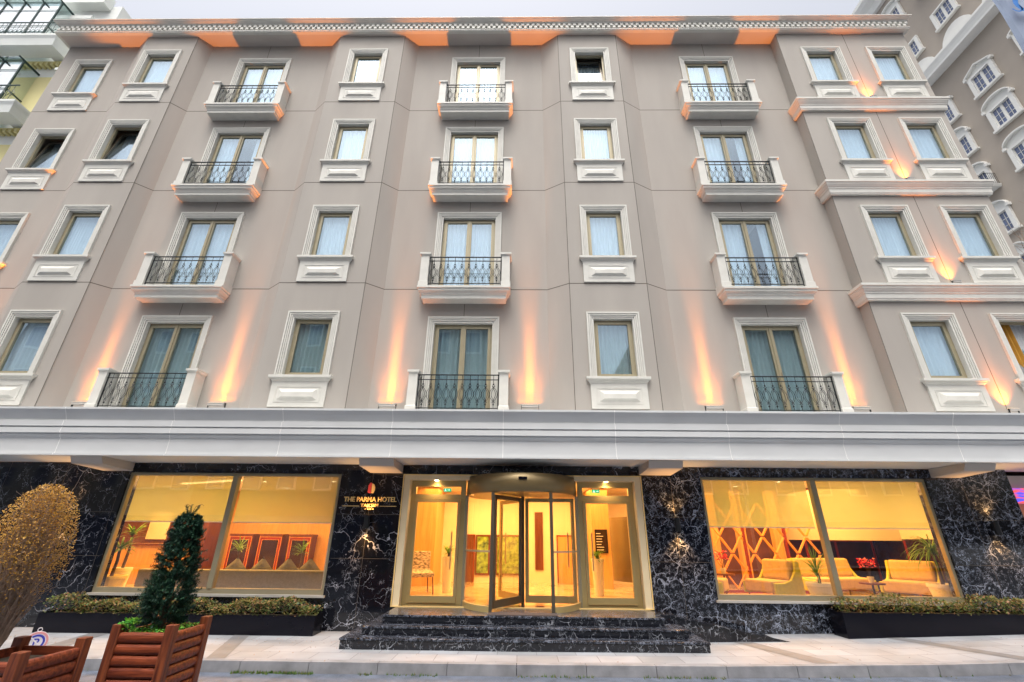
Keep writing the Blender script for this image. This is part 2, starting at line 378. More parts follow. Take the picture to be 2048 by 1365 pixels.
lt = MB()
for _ in range(420):
    x = random.gauss(-5.5, 2.2) if rnd() < .55 else U(-9, 11); y = 9.4 - abs(random.gauss(0, .35)) if rnd() < .6 else U(KY + .02, 9.4)
    if -2.9 < x < 3.2 and y > 8.55: continue
    a = U(0, 2 * PI); s_ = U(.008, .024); z = gz(x) + .007; c_, d_ = math.cos(a) * s_, math.sin(a) * s_
    lt.add([(x - c_, y - d_, z), (x - d_ * .45, y + c_ * .45, z + U(0, .008)), (x + c_, y + d_, z + U(0, .012)), (x + d_ * .45, y - c_ * .45, z)], [(0, 1, 2, 3)])
tag(lt.build('leaf_litter', M['twig']), 'tiny dry leaves and grit scattered over the pavement', 'leaf litter', kind='stuff')
# ------------------------------------------------------------------ hotel
J = [2.66, 5.99, 9.335, 12.64]                     # floor lines
ZT = 15.86
REC, BAY = 10.33, 10.0
HOTEL = thing('hotel_building', 'taupe five-storey hotel with cream window surrounds, deep canopy and black marble ground floor', 'hotel', (0, 0, 0))
BW = {'A': (-14.815, REC), 'B': (-12.16, BAY), 'D': (-5.10, BAY), 'F': (2.33, BAY), 'H': (10.03, BAY), 'I': (12.18, BAY)}
FW = {'C': (-8.80, REC), 'E': (-1.40, REC), 'G': (6.36, REC)}
PLAN = [(-16.0, REC), (-13.5, REC), (-12.95, BAY), (-11.17, BAY), (-10.85, REC), (-6.63, REC), (-6.19, BAY), (-3.95, BAY), (-3.55, REC), (.76, REC), (1.3, BAY), (3.29, BAY), (3.88, REC), (8.735, REC), (8.74, BAY), (13.05, BAY)]
w = MB()
def wgrid(x0, x1, y, z0, z1, holes):
    X = sorted({x0, x1} | {h[0] for h in holes} | {h[1] for h in holes}); Z = sorted({z0, z1} | {h[2] for h in holes} | {h[3] for h in holes})
    for a, b in zip(X, X[1:]):
        for c, d in zip(Z, Z[1:]):
            mx, mz = (a + b) / 2, (c + d) / 2
            if any(h[0] < mx < h[1] and h[2] < mz < h[3] for h in holes): continue
            w.quad((a, y, c), (b, y, c), (b, y, d), (a, y, d))
for (xa, ya), (xb, yb) in zip(PLAN, PLAN[1:]):
    if ya == yb:
        hs = []
        for cx, cy in BW.values():
            if xa < cx < xb:
                for j in J: hs.append((cx - .52, cx + .52, j + .75, j + 2.38))
        for cx, cy in FW.values():
            if xa < cx < xb:
                for j in J: hs.append((cx - .78, cx + .78, j - .12, j + 2.40))
        wgrid(xa, xb, ya, 2.2, ZT, hs)
    else: w.quad((xa, ya, 2.2), (xb, yb, 2.2), (xb, yb, ZT), (xa, ya, ZT))
w.quad((-16, REC, 2.2), (-16, 24, 2.2), (-16, 24, ZT), (-16, REC, ZT))
w.quad((13.05, BAY, -1.7), (13.05, 24, -1.7), (13.05, 24, ZT), (13.05, BAY, ZT))
w.quad((-16, 24, -2), (13.05, 24, -2), (13.05, 24, ZT), (-16, 24, ZT))
w.quad((-16, 9.9, ZT + .4), (13.05, 9.9, ZT + .4), (13.05, 24, ZT + .4), (-16, 24, ZT + .4))
w.quad((-16, REC, 2.3), (13.05, REC, 2.3), (13.05, 24, 2.3), (-16, 24, 2.3))
for j in J[1:]:                                     # horizontal movement joints
    pth = PLAN[:-1]
    pth = [p for p in pth if p[0] < 8.736]
    w.sweep(pth, [(0, j - .011), (.001, j - .011), (.001, j + .011), (0, j + .011)], 1)
for x in (-11.165, -3.955, 1.305, 3.285, 8.745):
    w.box(x - .008, x + .008, BAY - .001, BAY, 2.5, ZT, 1)
w.box(10.99 - .008, 10.99 + .008, BAY - .001, BAY, 2.5, ZT, 1)
for cx, cy in FW.values():
    for i, j in enumerate(J):
        zt = (J[i + 1] - .44) if i < 3 else ZT
        w.box(cx - .007, cx + .007, cy - .001, cy, j + 2.515, zt, 1)
w.build('wall', [M['wall'], M['joint']], HOTEL)

# ---- top cornice
c = MB()
pth = [(-16.0, 24), (-16.0, 9.93), (13.05, 9.93), (13.05, 24)]
c.sweep(pth, [(0, ZT), (.10, ZT), (.10, ZT + .03), (.12, ZT + .04), (.12, ZT + .07), (.07, ZT + .09), (.07, ZT + .36), (.11, ZT + .375), (.12, ZT + .40), (.16, ZT + .42), (.19, ZT + .445), (.21, ZT + .46), (.21, ZT + .49), (.24, ZT + .50), (.24, ZT + .53), (0, ZT + .56)])
x = -16.05
while x < 13.05:
    c.box(x, x + .095, 9.80, 9.862, ZT + .105, ZT + .205); c.box(x + .085, x + .18, 9.80, 9.862, ZT + .225, ZT + .325); x += .178
c.build('cornice', M['trim'], HOTEL)
sf = MB(); sf.box(-16.0, 13.05, 9.925, 10.6, ZT + .002, ZT + .05); sf.build('eaves_soffit', M['soffit'], HOTEL)

# ---- canopy over the ground floor
CB = [(10.4, 2.46), (9.0, 2.40), (9.0, 2.36), (9.02, 2.33), (9.05, 2.28), (9.09, 2.20), (9.11, 2.16), (9.11, 2.135), (9.07, 2.13), (9.07, 2.02), (9.10, 2.015), (9.10, 1.995), (9.08, 1.99), (9.08, 1.885), (9.11, 1.88), (9.11, 1.84), (9.13, 1.80), (9.15, 1.78), (9.15, 1.485), (9.12, 1.48), (9.12, 1.44), (10.4, 1.44)]
cb = MB(); cb.prismx(CB, -16.3, 13.4, 0)
for k in range(-8, 7):
    x = -.3 + k * 2.27; cb.prismx([(y - (.003 if y < 10 else 0), z) for y, z in CB[:-1]] + [(10.3, 1.443)], x - .006, x + .006, 1)
cb.build('canopy', [M['band'], M['seam']], HOTEL)
for x0, x1 in ((-9.1, -8.45), (-3.2, -2.5), (2.62, 3.3), (8.85, 9.45)):
    b = MB(); b.prismx([(9.22, 1.435), (9.30, 1.30), (10.095, 1.26), (10.095, 1.435)], x0, x1); b.build('canopy_bracket', M['soffit'], HOTEL)

# ---- marble ground floor
MY = 10.1
def mpanel(mb, x0, x1, z0, z1, holes):
    X = sorted({x0, x1} | {h[0] for h in holes} | {h[1] for h in holes}); Z = sorted({z0, z1} | {h[2] for h in holes} | {h[3] for h in holes})
    for a, b in zip(X, X[1:]):
        for c_, d in zip(Z, Z[1:]):
            mx, mz = (a + b) / 2, (c_ + d) / 2
            if any(h[0] < mx < h[1] and h[2] < mz < h[3] for h in holes): continue
            mb.quad((a, MY, c_), (b, MY, c_), (b, MY, d), (a, MY, d))
SW = {'L': (-8.5, -3.83, -1.09, 1.24), 'R': (3.92, 8.72, -1.09, 1.24)}
ma = MB(); mpanel(ma, -16, -2.44, -2.0, 1.438, [SW['L']])
h = SW['L']
for (a, b_) in (((h[0], h[2]), (h[0], h[3])), ((h[1], h[2]), (h[1], h[3])), ((h[0], h[3]), (h[1], h[3])), ((h[0], h[2]), (h[1], h[2]))):
    ma.quad((a[0], MY, a[1]), (b_[0], MY, b_[1]), (b_[0], MY + .3, b_[1]), (a[0], MY + .3, a[1]))
ma.quad((-2.44, MY, -1.3), (-2.44, MY + .6, -1.3), (-2.44, MY + .6, 1.22), (-2.44, MY, 1.22))
ma.quad((-2.44, MY, 1.22), (2.63, MY, 1.22), (2.63, MY, 1.438), (-2.44, MY, 1.438))
for x in (-11.2, -9.9, -8.62, -3.14):
    ma.box(x - .003, x + .003, MY - .001, MY + .002, -1.8 if x != -3.14 else -1.7, 1.437, 1)
for z in (-.42, .42):
    ma.box(-16, -8.55, MY - .0012, MY + .002, z - .003, z + .003, 1); ma.box(-3.8, -2.45, MY - .0012, MY + .002, z - .003, z + .003, 1)
ma.build('marble_cladding', [M['marbleA'], M['joint']], HOTEL)
mb_ = MB(); mpanel(mb_, 2.63, 10.47, -2.0, 1.438, [SW['R']])
h = SW['R']
for (a, b_) in (((h[0], h[2]), (h[0], h[3])), ((h[1], h[2]), (h[1], h[3])), ((h[0], h[3]), (h[1], h[3])), ((h[0], h[2]), (h[1], h[2]))):
    mb_.quad((a[0], MY, a[1]), (b_[0], MY, b_[1]), (b_[0], MY + .3, b_[1]), (a[0], MY + .3, a[1]))
mb_.quad((10.47, MY, -2), (10.47, 14, -2), (10.47, 14, 1.438), (10.47, MY, 1.438))
mb_.quad((2.63, MY, -1.3), (2.63, MY + .6, -1.3), (2.63, MY + .6, 1.22), (2.63, MY, 1.22))
for x in (3.28, 9.45):
    mb_.box(x - .003, x + .003, MY - .001, MY + .002, -1.6, 1.437, 1)
for z in (-.42, .42):
    mb_.box(2.64, 3.9, MY - .0012, MY + .002, z - .003, z + .003, 1); mb_.box(8.75, 10.46, MY - .0012, MY + .002, z - .003, z + .003, 1)
mb_.build('marble_cladding', [M['marbleB'], M['joint']], HOTEL)
for key, mull in (('L', -6.15), ('R', 6.32)):
    x0, x1, z0, z1 = SW[key]
    f = MB(); f.rframe(x0 + .005, x1 - .005, z0 + .005, z1 - .005, .055, MY + .04, MY + .14, 0, wb=.10)
    f.box(mull - .055, mull + .055, MY + .02, MY + .15, z0 + .105, z1 - .06, 0)
    fr = f.build('shop_window', M['sash'], HOTEL)
    for a, b_ in ((x0 + .06, mull - .055), (mull + .055, x1 - .06)):
        MB().box(a, b_, MY + .08, MY + .09, z0 + .105, z1 - .06).build('pane', M['pane_shop'], fr)
    s = MB(); s.box(x0 - .04, x1 + .04, MY - .05, MY + .04, z0 - .03, z0 + .012); s.build('sill', M['sill'], fr)

# ---- bedroom windows: one prototype, copied with every part
SP = [(0, 0), (0, -.055), (.040, -.055), (.041, -.026), (.051, -.026), (.053, -.046), (.082, -.046), (.083, -.018), (.093, -.018), (.095, -.034), (.122, -.034), (.123, -.006), (.134, -.006), (.136, -.018), (.17, -.018), (.17, .17)]
def curtain_mb(x0, x1, z0, z1, y, amp=.025, period=.11, gap=None):
    mb = MB(); n = int((x1 - x0) / .018); pr = None
    for i in range(n + 1):
        x = x0 + (x1 - x0) * i / n
        if gap and gap[0] < x < gap[1]: pr = None; continue
        ph = x / period * 2 * PI; yy = y + amp * math.sin(ph + .8 * math.sin(x * 5)) + .006 * math.sin(x * 61)
        cur = ((x, yy, z0), (x + .006 * math.sin(ph), yy * .7 + y * .3, z1))
        if pr: mb.quad(pr[0], cur[0], cur[1], pr[1])
        pr = cur
    return mb
sur_b = MB().surround(-.65, .65, .79, 2.49, SP).mesh('window', M['trim'])
fb = MB(); fb.rframe(-.48, .48, .79, 2.32, .055, .10, .165); fb.rframe(-.425, .425, .845, 2.265, .06, .085, .15)
frame_b = fb.mesh('window_frame', M['sash'])
pane_b = MB().box(-.365, .365, .115, .121, .905, 2.205).mesh('pane', M['pane'])
cur_b = [curtain_mb(-.5, .5, .8, 2.4, .215, .022, p).mesh('curtain', M['curtain'], True) for p in (.10, .13, .085)]
cur_bg = curtain_mb(-.5, .5, .8, 2.4, .215, .03, .12).mesh('curtain', M['curtain_refl_tint'], True)
cur_gold = curtain_mb(-.5, .02, .8, 2.4, .24, .04, .12).mesh('curtain', M['curtain_gold'], True)
sl = MB(); sl.sweep([(-.65, .0), (-.65, -.02), (.65, -.02), (.65, .0)], [(0, .62), (.015, .62), (.015, .65), (.04, .68), (.055, .71), (.08, .725), (.083, .715), (.09, .73), (.09, .785), (0, .785)])
sl.box(-.48, .48, -.02, .10, .77, .792); sl.box(-.648, .648, -.018, 0, .621, .784)
sill_b = sl.mesh('sill', M['trim'])
ap = MB(); ap.box(-.65, .65, -.04, 0, .03, .618); ap.rframe(-.53, .53, .14, .52, .018, -.048, -.04)
a0, a1 = (-.46, .46, .20, .46), (-.36, .36, .26, .37)
ap.add([(a0[0], -.04, a0[2]), (a0[1], -.04, a0[2]), (a0[1], -.04, a0[3]), (a0[0], -.04, a0[3]), (a1[0], -.085, a1[2]), (a1[1], -.085, a1[2]), (a1[1], -.085, a1[3]), (a1[0], -.085, a1[3])],
       [(4, 5, 6, 7), (0, 1, 5, 4), (1, 2, 6, 5), (2, 3, 7, 6), (3, 0, 4, 7)])
apr_b = ap.mesh('apron_panel', M['trim'])
TILT = {('A', 2), ('B', 2), ('F', 3), ('I', 0)}
tf = MB(); tf.rframe(-.48, .48, .79, 2.32, .055, .10, .165); frame_fix = tf.mesh('window_frame', M['sash'])
ts = MB(); ts.rframe(-.425, .425, 0, 1.46, .06, -.03, .03); sash_t = ts.mesh('open_sash', M['sash_dark'])
pane_t = MB().box(-.365, .365, -.003, .003, .06, 1.40).mesh('pane', M['pane'])
order = 'ABDFHI'
for ci, (k, (cx, cy)) in enumerate(BW.items()):
    for i, j in enumerate(J):
        W = put('window', sur_b, HOTEL, (cx, cy, j))
        put('sill', sill_b, W); put('apron_panel', apr_b, W)
        if (k, i) in TILT:
            tag(W, 'window with its sash tilted open')
            put('window_frame', frame_fix, W)
            S = put('open_sash', sash_t, W, (0, .10, .845), rot=(-math.radians(9 if k != 'I' else 16), 0, 0))
            S2 = put('pane', pane_t, W, (0, .10, .845), rot=S.rotation_euler)
            put('curtain', cur_b[ci % 3], W, (0, .30 if k != 'I' else .12, 0))
            if k == 'I': put('curtain', cur_gold, W, (0, -.02, 0))
        else:
            put('window_frame', frame_b, W); put('pane', pane_b, W)
            put('curtain', cur_bg if (i == 0 and k in 'DF') else cur_b[(ci + i) % 3], W)
sur_f = MB().surround(-.91, .91, -.105, 2.51, SP).mesh('balcony_door', M['trim'])
ff = MB(); ff.rframe(-.74, .74, -.12, 2.34, .05, .10, .165)
for a, b_ in ((-.69, -.002), (.002, .69)): ff.rframe(a, b_, -.07, 2.29, .065, .08, .15, wb=.16)
ff.box(-.02, .02, .06, .08, -.07, 2.29)
ff.box(.035, .05, .055, .08, .95, 1.08)
frame_f = ff.mesh('door_frame', M['sash'])
paneL = MB().box(-.625, -.067, .11, .116, .09, 2.225).mesh('pane', M['pane']); paneR = MB().box(.067, .625, .11, .116, .09, 2.225).mesh('pane', M['pane'])
cur_f = [curtain_mb(-.76, .76, -.1, 2.4, .215, .026, p).mesh('curtain', M['curtain'], True) for p in (.115, .14)]
cur_fg = curtain_mb(-.76, .76, -.1, 2.4, .215, .035, .13).mesh('curtain', M['curtain_refl_tint'], True)
cur_part = curtain_mb(-.76, .76, -.1, 2.4, .215, .03, .12, gap=(-.05, .4)).mesh('curtain', M['curtain'], True)
slab = MB(); SB = [(0, -.55), (.0, -.55), (.02, -.55), (.02, -.40), (.05, -.385), (.05, -.36), (.07, -.33), (.10, -.29), (.12, -.28), (.12, -.235), (.15, -.22), (.15, -.165), (0, -.16)]
SB = [(0, -.43), (.02, -.43), (.02, -.34), (.04, -.325), (.04, -.30), (.055, -.275), (.085, -.245), (.10, -.235), (.10, -.185), (.13, -.165), (.13, -.11), (0, -.105)]
slab.sweep([(-1.06, 0), (-1.06, -.28), (1.06, -.28), (1.06, 0)], SB); slab.box(-1.058, 1.058, -.278, 0, -.428, -.106)
slab_m = slab.mesh('balcony', M['trim'])
def post_mb(s):
    p = MB(); x = s * 1.065; yf = -.34; p.box(x - .105, x + .105, yf, 0, -.105, .85)
    pt = [(x - .105, 0), (x - .105, yf), (x + .105, yf), (x + .105, 0)]
    p.sweep(pt, [(0, .84), (.012, .84), (.02, .86), (.035, .872), (.035, .92), (0, .925)])
    p.box(x - .104, x + .104, yf + .001, 0, .85, .923)
    p.sweep(pt, [(0, -.105), (.018, -.105), (.018, .05), (0, .065)])
    p.box(x - .045, x + .045, yf - .003, yf, .795, .803)
    return p.mesh('post', M['trim'])
post_m = [post_mb(-1), post_mb(1)]
rl = MB(); ry = -.29
rl.box(-.905, .905, ry - .016, ry + .016, .715, .735); rl.box(-.905, .905, ry - .012, ry + .012, .60, .615); rl.box(-.905, .905, ry - .012, ry + .012, -.085, -.07)
for sx in (-.888, .888): rl.box(sx - .01, sx + .01, ry - .01, ry + .01, -.13, .72)
nb = 10; wd = 1.74 / nb
for i in range(nb):
    cx = -.87 + wd * (i + .5)
    rl.tube([(cx, ry, .60), (cx, ry, .72)], .006, 4)
    rl.tube([(cx, ry, .50), (cx, ry, .60)], .006, 4); rl.tube([(cx, ry, -.07), (cx, ry, .02)], .006, 4)
    for zk in (.50, .01): rl.lathe([(0, -.022), (.02, -.008), (.02, .008), (0, .022)], (cx, ry, zk), 6)
    for sgn in (-1, 1):
        for amp, z0, z1 in ((wd * .50, .05, .46), (wd * .27, .10, .41)):
            pts = []
            for q in range(11):
                t = q / 10; z = z0 + (z1 - z0) * t; a = amp * (math.sin(PI * t) * 1.25 - .25)
                pts.append((cx + sgn * a, ry, z))
            rl.tube(pts, .0055, 4)
        rl.tube([(cx, ry, .49), (cx + sgn * .035, ry, .455), (cx - sgn * .005, ry, .41)], .005, 4)
        rl.tube([(cx, ry, .03), (cx + sgn * .035, ry, .065), (cx - sgn * .005, ry, .11)], .005, 4)
rl.v = [(x * 1.055, y, z * 1.0 + .09) for x, y, z in rl.v]
rail_m = rl.mesh('railing', M['iron'])
for ci, (k, (cx, cy)) in enumerate(FW.items()):
    for i, j in enumerate(J):
        W = put('balcony_door', sur_f, HOTEL, (cx, cy, j))
        put('door_frame', frame_f, W); put('pane', paneL, W); put('pane', paneR, W)
        put('curtain', cur_fg if i == 0 else (cur_part if (k, i) in (('C', 2), ('G', 2), ('G', 1)) else cur_f[(ci + i) % 2]), W)
        if i == 0:
            B = put('balustrade_railing', rail_m, HOTEL, (cx, cy, j + .03)); put('post', post_m[0], B); put('post', post_m[1], B)
        else:
            B = put('balcony', slab_m, HOTEL, (cx, cy, j)); put('post', post_m[0], B); put('post', post_m[1], B); put('railing', rail_m, B)
# ---- storey bands on the right wing
for j in J[1:]:
    b = MB(); b.sweep([(8.74, REC), (8.74, BAY), (13.05, BAY), (13.05, 13)], [(0, j - .50), (.07, j - .50), (.07, j - .47), (.085, j - .45), (.085, j - .33), (.10, j - .315), (.10, j - .28), (.12, j - .25), (.14, j - .20), (.15, j - .19), (.15, j - .145), (.175, j - .125), (.175, j - .06), (0, j - .045)])
    b.build('storey_band', M['trim'], HOTEL)

# ---- entrance: gold jambs, side doors, revolving door
e = MB(); e.box(-2.43, -2.30, 10.02, 10.45, -1.25, 1.12); e.box(2.48, 2.61, 10.02, 10.45, -1.25, 1.12); e.box(-2.43, 2.61, 10.02, 10.45, 1.12, 1.218)
e.build('entrance_surround', M['jamb'], HOTEL)
e = MB(); e.rframe(-2.455, 2.635, -1.25, 1.232, .02, 10.0, 10.019); e.build('brass_trim', M['gold_bright'], HOTEL)
DY = 10.2
for k_, x_ in enumerate((-1.75, 1.9)):
    t = thing('entrance_downlight', ['small downlight set above the left side door of the entrance', 'small downlight set above the right side door of the entrance'][k_], 'downlight', (x_, 10.11, 1.118))
    MB().lathe([(0, -.003), (.03, -.003), (.04, -.006), (.045, 0)], n=12).build('lens', M['lamp'], t)
    light('door_light', 'SPOT', t, (0, -.03, -.04), (.15, 0, 0), 14, (1, .62, .26), spot_size=math.radians(150), spot_blend=1, shadow_soft_size=.03)
for k_, (x_, sg_) in enumerate(((-2.29, 1), (2.47, -1))):
    pass
def side_door(x0, x1, hs):
    f = MB(); f.rframe(x0, x1, -1.25, 1.12, .10, DY, DY + .10, 0, wb=.05)
    f.box(x0 + .10, x1 - .10, DY, DY + .10, .74, .84); f.box(x0 + .10, x1 - .10, DY, DY + .10, 1.0, 1.02)
    f.rframe(x0 + .105, x1 - .105, -1.195, .735, .055, DY - .02, DY + .06, 0, wb=.12)
    for hx in (-1.0, -.2, .5): f.box(x0 + .095 if hs > 0 else x1 - .115, x0 + .115 if hs > 0 else x1 - .095, DY - .03, DY - .02, hx, hx + .09)
    d = f.build('side_door', M['door_metal'], HOTEL)
    MB().box(x0 + .16, x1 - .16, DY + .02, DY + .028, -1.07, .68).build('pane', M['pane_clear'], d)
    MB().box(x0 + .10, x1 - .10, DY + .04, DY + .048, .84, 1.0).build('transom_pane', M['pane_clear'], d)
    hx = x1 - .24 if hs > 0 else x0 + .24
    hd = MB(); hd.tube([(hx, DY - .09, -.60), (hx, DY - .09, .10)], .014, 8, cap=True)
    for z in (-.5, 0): hd.tube([(hx, DY - .09, z), (hx, DY - .01, z)], .009, 6)
    hd.build('handle', M['gold'], d)
side_door(-2.295, -1.12, 1); side_door(1.29, 2.475, -1)
CX, CYD, R_ = .085, 10.45, 1.2
dr = MB(); dr.lathe([(0, .82), (R_ - .03, .82), (R_, .83), (R_, 1.185), (R_ - .03, 1.195), (0, 1.195)], (CX, CYD, 0), 64, 0)
DR = dr.build('revolving_door', M['bronze_panel'], HOTEL, smooth=False)
for p in DR.data.polygons: p.use_smooth = abs(p.normal.z) < .3
MB().box(CX - .07, CX + .10, CYD - R_ - .02, CYD - R_ + .01, 1.06, 1.11).build('sensor', M['black'], DR)
aL = math.atan2(9.40 - CYD, -.49 - CX); aR = math.atan2(9.40 - CYD, .66 - CX)
gl = MB(); gl.lathe([(R_ - .03, -1.15), (R_ - .03, .82)], (CX, CYD, 0), 16, 0, math.radians(190) - 2 * PI, aL); gl.build('curved_pane', M['pane_clear'], DR, smooth=True)
gl = MB(); gl.lathe([(R_ - .03, -1.15), (R_ - .03, .82)], (CX, CYD, 0), 16, 0, aR, math.radians(-10)); gl.build('curved_pane', M['pane_clear'], DR, smooth=True)
for a0_, a1_ in ((math.radians(190) - 2 * PI, aL), (aR, math.radians(-10))):
    q = MB(); q.lathe([(R_ - .06, -1.25), (R_, -1.25), (R_, -1.15), (R_ - .06, -1.15), (R_ - .06, -1.25)], (CX, CYD, 0), 16, 0, a0_, a1_); q.build('base_rail', M['door_metal'], DR)
    q = MB()
    q.lathe([(R_ - .055, -.26), (R_ - .02, -.26), (R_ - .02, -.23), (R_ - .055, -.23), (R_ - .055, -.26)], (CX, CYD, 0), 16, 0, a0_, a1_); q.build('push_rail', M['sash'], DR)
for a in (aL, aR, math.radians(190), math.radians(-10)):
    x, y = CX + (R_ - .01) * math.cos(a), CYD + (R_ - .01) * math.sin(a)
    MB().box(x - .03, x + .03, y - .045, y + .045, -1.25, .82).build('door_post', M['sash_dark'] if a in (aL, aR) else M['sash'], DR)
MB().lathe([(0, -1.25), (.035, -1.25), (.035, .82), (0, .82)], (CX + .03, CYD, 0), 12).build('shaft', M['sash_dark'], DR)
for ang, mt in ((math.radians(238), 'sash_dark'), (math.radians(-4), 'door_metal'), (math.radians(118), 'door_metal')):
    wg = MB(); wg.rframe(.05, 1.10, -1.20, .79, .075, -.025, .025, 0, wb=.13)
    W = wg.build('door_wing', M[mt], DR, loc=(CX + .03, CYD, 0)); W.rotation_euler = (0, 0, ang)
    g_ = MB().box(.125, 1.025, -.004, .004, -1.07, .715)
    hd = MB(); hd.tube([(.95, -.07, -.55), (.95, -.07, .1)], .014, 8, cap=True)
    for z in (-.45, 0): hd.tube([(.95, -.07, z), (.95, 0, z)], .009, 6)
    mx = Matrix.Rotation(ang, 4, 'Z')
    g_.xf(mx); hd.xf(mx)
    g_.build('wing_pane', M['pane_clear'], DR, loc=(CX + .03, CYD, 0)); hd.build('wing_handle', M['gold'], DR, loc=(CX + .03, CYD, 0))

# ---- steps and side ramp
st = MB()
def step(x0, x1, y0, z0, z1):
    st.box(x0, x1, y0 + .015, MY - .004, z0, z1 - .035); st.box(x0 - .012, x1 + .012, y0, MY - .004, z1 - .035, z1, 1)
step(-2.88, 3.10, 8.60, -2.0, -1.52); step(-2.60, 2.86, 8.82, -1.52, -1.385); step(-2.34, 2.54, 9.06, -1.385, -1.25)
st.box(-2.43, 2.62, MY, 10.6, -1.4, -1.252)
ST = st.build('entrance_steps', [M['marbleS'], M['marbleT']], bevel=.006)
tag(ST, 'three veined black marble steps leading up to the revolving door', 'steps')
rp = MB(); rp.prism([(2.555, -1.26), (2.70, -1.26), (4.75, -1.645), (4.75, -2), (2.555, -2)], 9.42, MY - .004)
rp.prism([(2.70, -1.24), (4.80, -1.63), (4.80, -1.655), (2.70, -1.262)], 9.40, 9.43)
tag(rp.build('marble_ramp', M['marbleS']), 'sloping black marble ramp wedge beside the right end of the steps', 'ramp')
tag(MB().box(-.52, .72, 9.10, 9.42, -1.25, -1.238).build('doormat', M['mat']), 'dark brown doormat lying on the top step before the revolving door', 'doormat')

# ------------------------------------------------------------------ lobby interior (seen through the glass)
IC = 1.36
it = MB(); it.box(-12.5, 10.2, 10.42, 16.2, -1.35, -1.25); tag(it.build('lobby_floor', M['lobbyfloor']), kind='structure')
it = MB(); it.box(-12.5, 10.2, 10.42, 16.2, IC, IC + .08); tag(it.build('lobby_ceiling', M['ceil']), kind='structure')
it = MB(); it.box(-12.5, -4.0, 16.0, 16.1, -1.25, IC); tag(it.build('lounge_back_wall', M['orange_wood']), kind='structure')
it = MB(); it.box(-4.0, 3.6, 15.4, 15.5, -1.25, IC); it.box(-3.72, -3.60, 10.35, 11.6, -1.25, IC); it.box(3.62, 3.74, 10.35, 12.4, -1.25, IC); it.box(-12.5, -12.4, 10.4, 16, -1.25, IC)
it.box(-3.72, -3.6, 13.2, 15.4, -1.25, IC); it.box(-4.05, -3.86, 10.5, 10.75, -1.25, IC); tag(it.build('lobby_wall', M['cream']), kind='structure')
it = MB(); it.box(3.6, 10.2, 15.6, 15.7, -1.25, IC); tag(it.build('bar_back_wall', M['purple']), kind='structure')
it = MB(); it.box(-3.05, -2.35, 14.0, 15.38, -1.25, IC - .01); it.box(2.12, 2.62, 13.9, 15.38, -1.25, IC - .01); tag(it.build('wood_pillar_panel', M['orange_wood']), kind='structure')
it = MB(); it.box(-12.4, -9.6, 15.0, 15.98, -1.25, IC - .01); tag(it.build('dark_wall_panel', M['wood_dark']), kind='structure')

lights_warm = (1, .48, .11)
LR = thing('ceiling_light_strip', 'long glowing light slot in the ceiling of the left lounge', 'ceiling light', (-8.6, 13.0, IC - .02))
s_ = MB(); s_.box(-1.3, 1.3, -.06, .06, -.012, 0); so = s_.build('diffuser', M['strip'], LR); LR.rotation_euler = (0, 0, -.45)
dl = MB(); dl.lathe([(.0, 0), (.075, 0), (.085, -.012), (.095, -.012), (.1, 0)], (0, 0, 0), 12); rim_m = dl.mesh('rim', M['ceil'])
bulb_m = MB().lathe([(0, -.004), (.074, -.004)], (0, 0, 0), 12).mesh('lens', M['lamp'])
def downlights(pts, label, group):
    for (x, y) in pts:
        t = thing('ceiling_downlight', label, 'downlight', (x, y, IC - .001), 0, group)
        put('rim', rim_m, t); put('lens', bulb_m, t)
downlights([(-10.2, 11.6), (-8.2, 11.6), (-6.4, 11.6), (-4.6, 11.6), (-10.6, 12.9), (-7.0, 12.9), (-5.0, 12.7), (-10.9, 14.6), (-9.0, 14.8), (-7.2, 14.6), (-5.6, 14.8), (-4.6, 14.4)], 'small round downlight in the ceiling behind the left shop window', 'downlights in the left lounge')
downlights([(-2.2, 11.4), (2.3, 11.4), (-1.2, 13.2), (1.2, 13.2), (2.6, 13.4), (-.9, 14.6), (.9, 14.6)], 'small round downlight in the lobby ceiling behind the entrance doors', 'downlights in the lobby')
downlights([(4.9, 11.6), (6.0, 11.6), (4.6, 13.8), (5.0, 14.6), (6.0, 13.0), (6.6, 11.9)], 'small round downlight in the ceiling behind the right shop window', 'downlights in the bar lounge')
for nme, x, y, wx, wy, en in (('lounge_light', -8.3, 13, 6, 3.5, 360), ('lobby_light', 0, 12.9, 5.5, 3.6, 300), ('bar_light', 6.9, 12.8, 5, 3.6, 330)):
    light(nme, 'AREA', None, (x, y, IC - .05), (0, 0, 0), en, lights_warm, shape='RECTANGLE', size=wx, size_y=wy)

# roller blinds
for (x0, x1, lab) in ((-8.42, -6.22, 'olive yellow roller blind in the left pane of the left shop window'), (-6.08, -3.90, 'olive yellow roller blind in the right pane of the left shop window'),
                      (4.0, 6.25, 'olive yellow roller blind in the left pane of the right shop window'), (6.40, 8.64, 'olive yellow roller blind in the right pane of the right shop window')):
    t = thing('roller_blind', lab, 'roller blind', ((x0 + x1) / 2, 10.30, 1.22), 0, 'roller blinds in the shop windows'); hw = (x1 - x0) / 2
    MB().box(-hw, hw, -.002, .002, -.97, 0).build('fabric', M['blind'], t)
    MB().tube([(-hw, .03, .02), (hw, .03, .02)], .03, 10).build('roller', M['sash'], t); MB().box(-hw, hw, -.008, .008, -.985, -.965).build('bottom_bar', M['seam'], t)

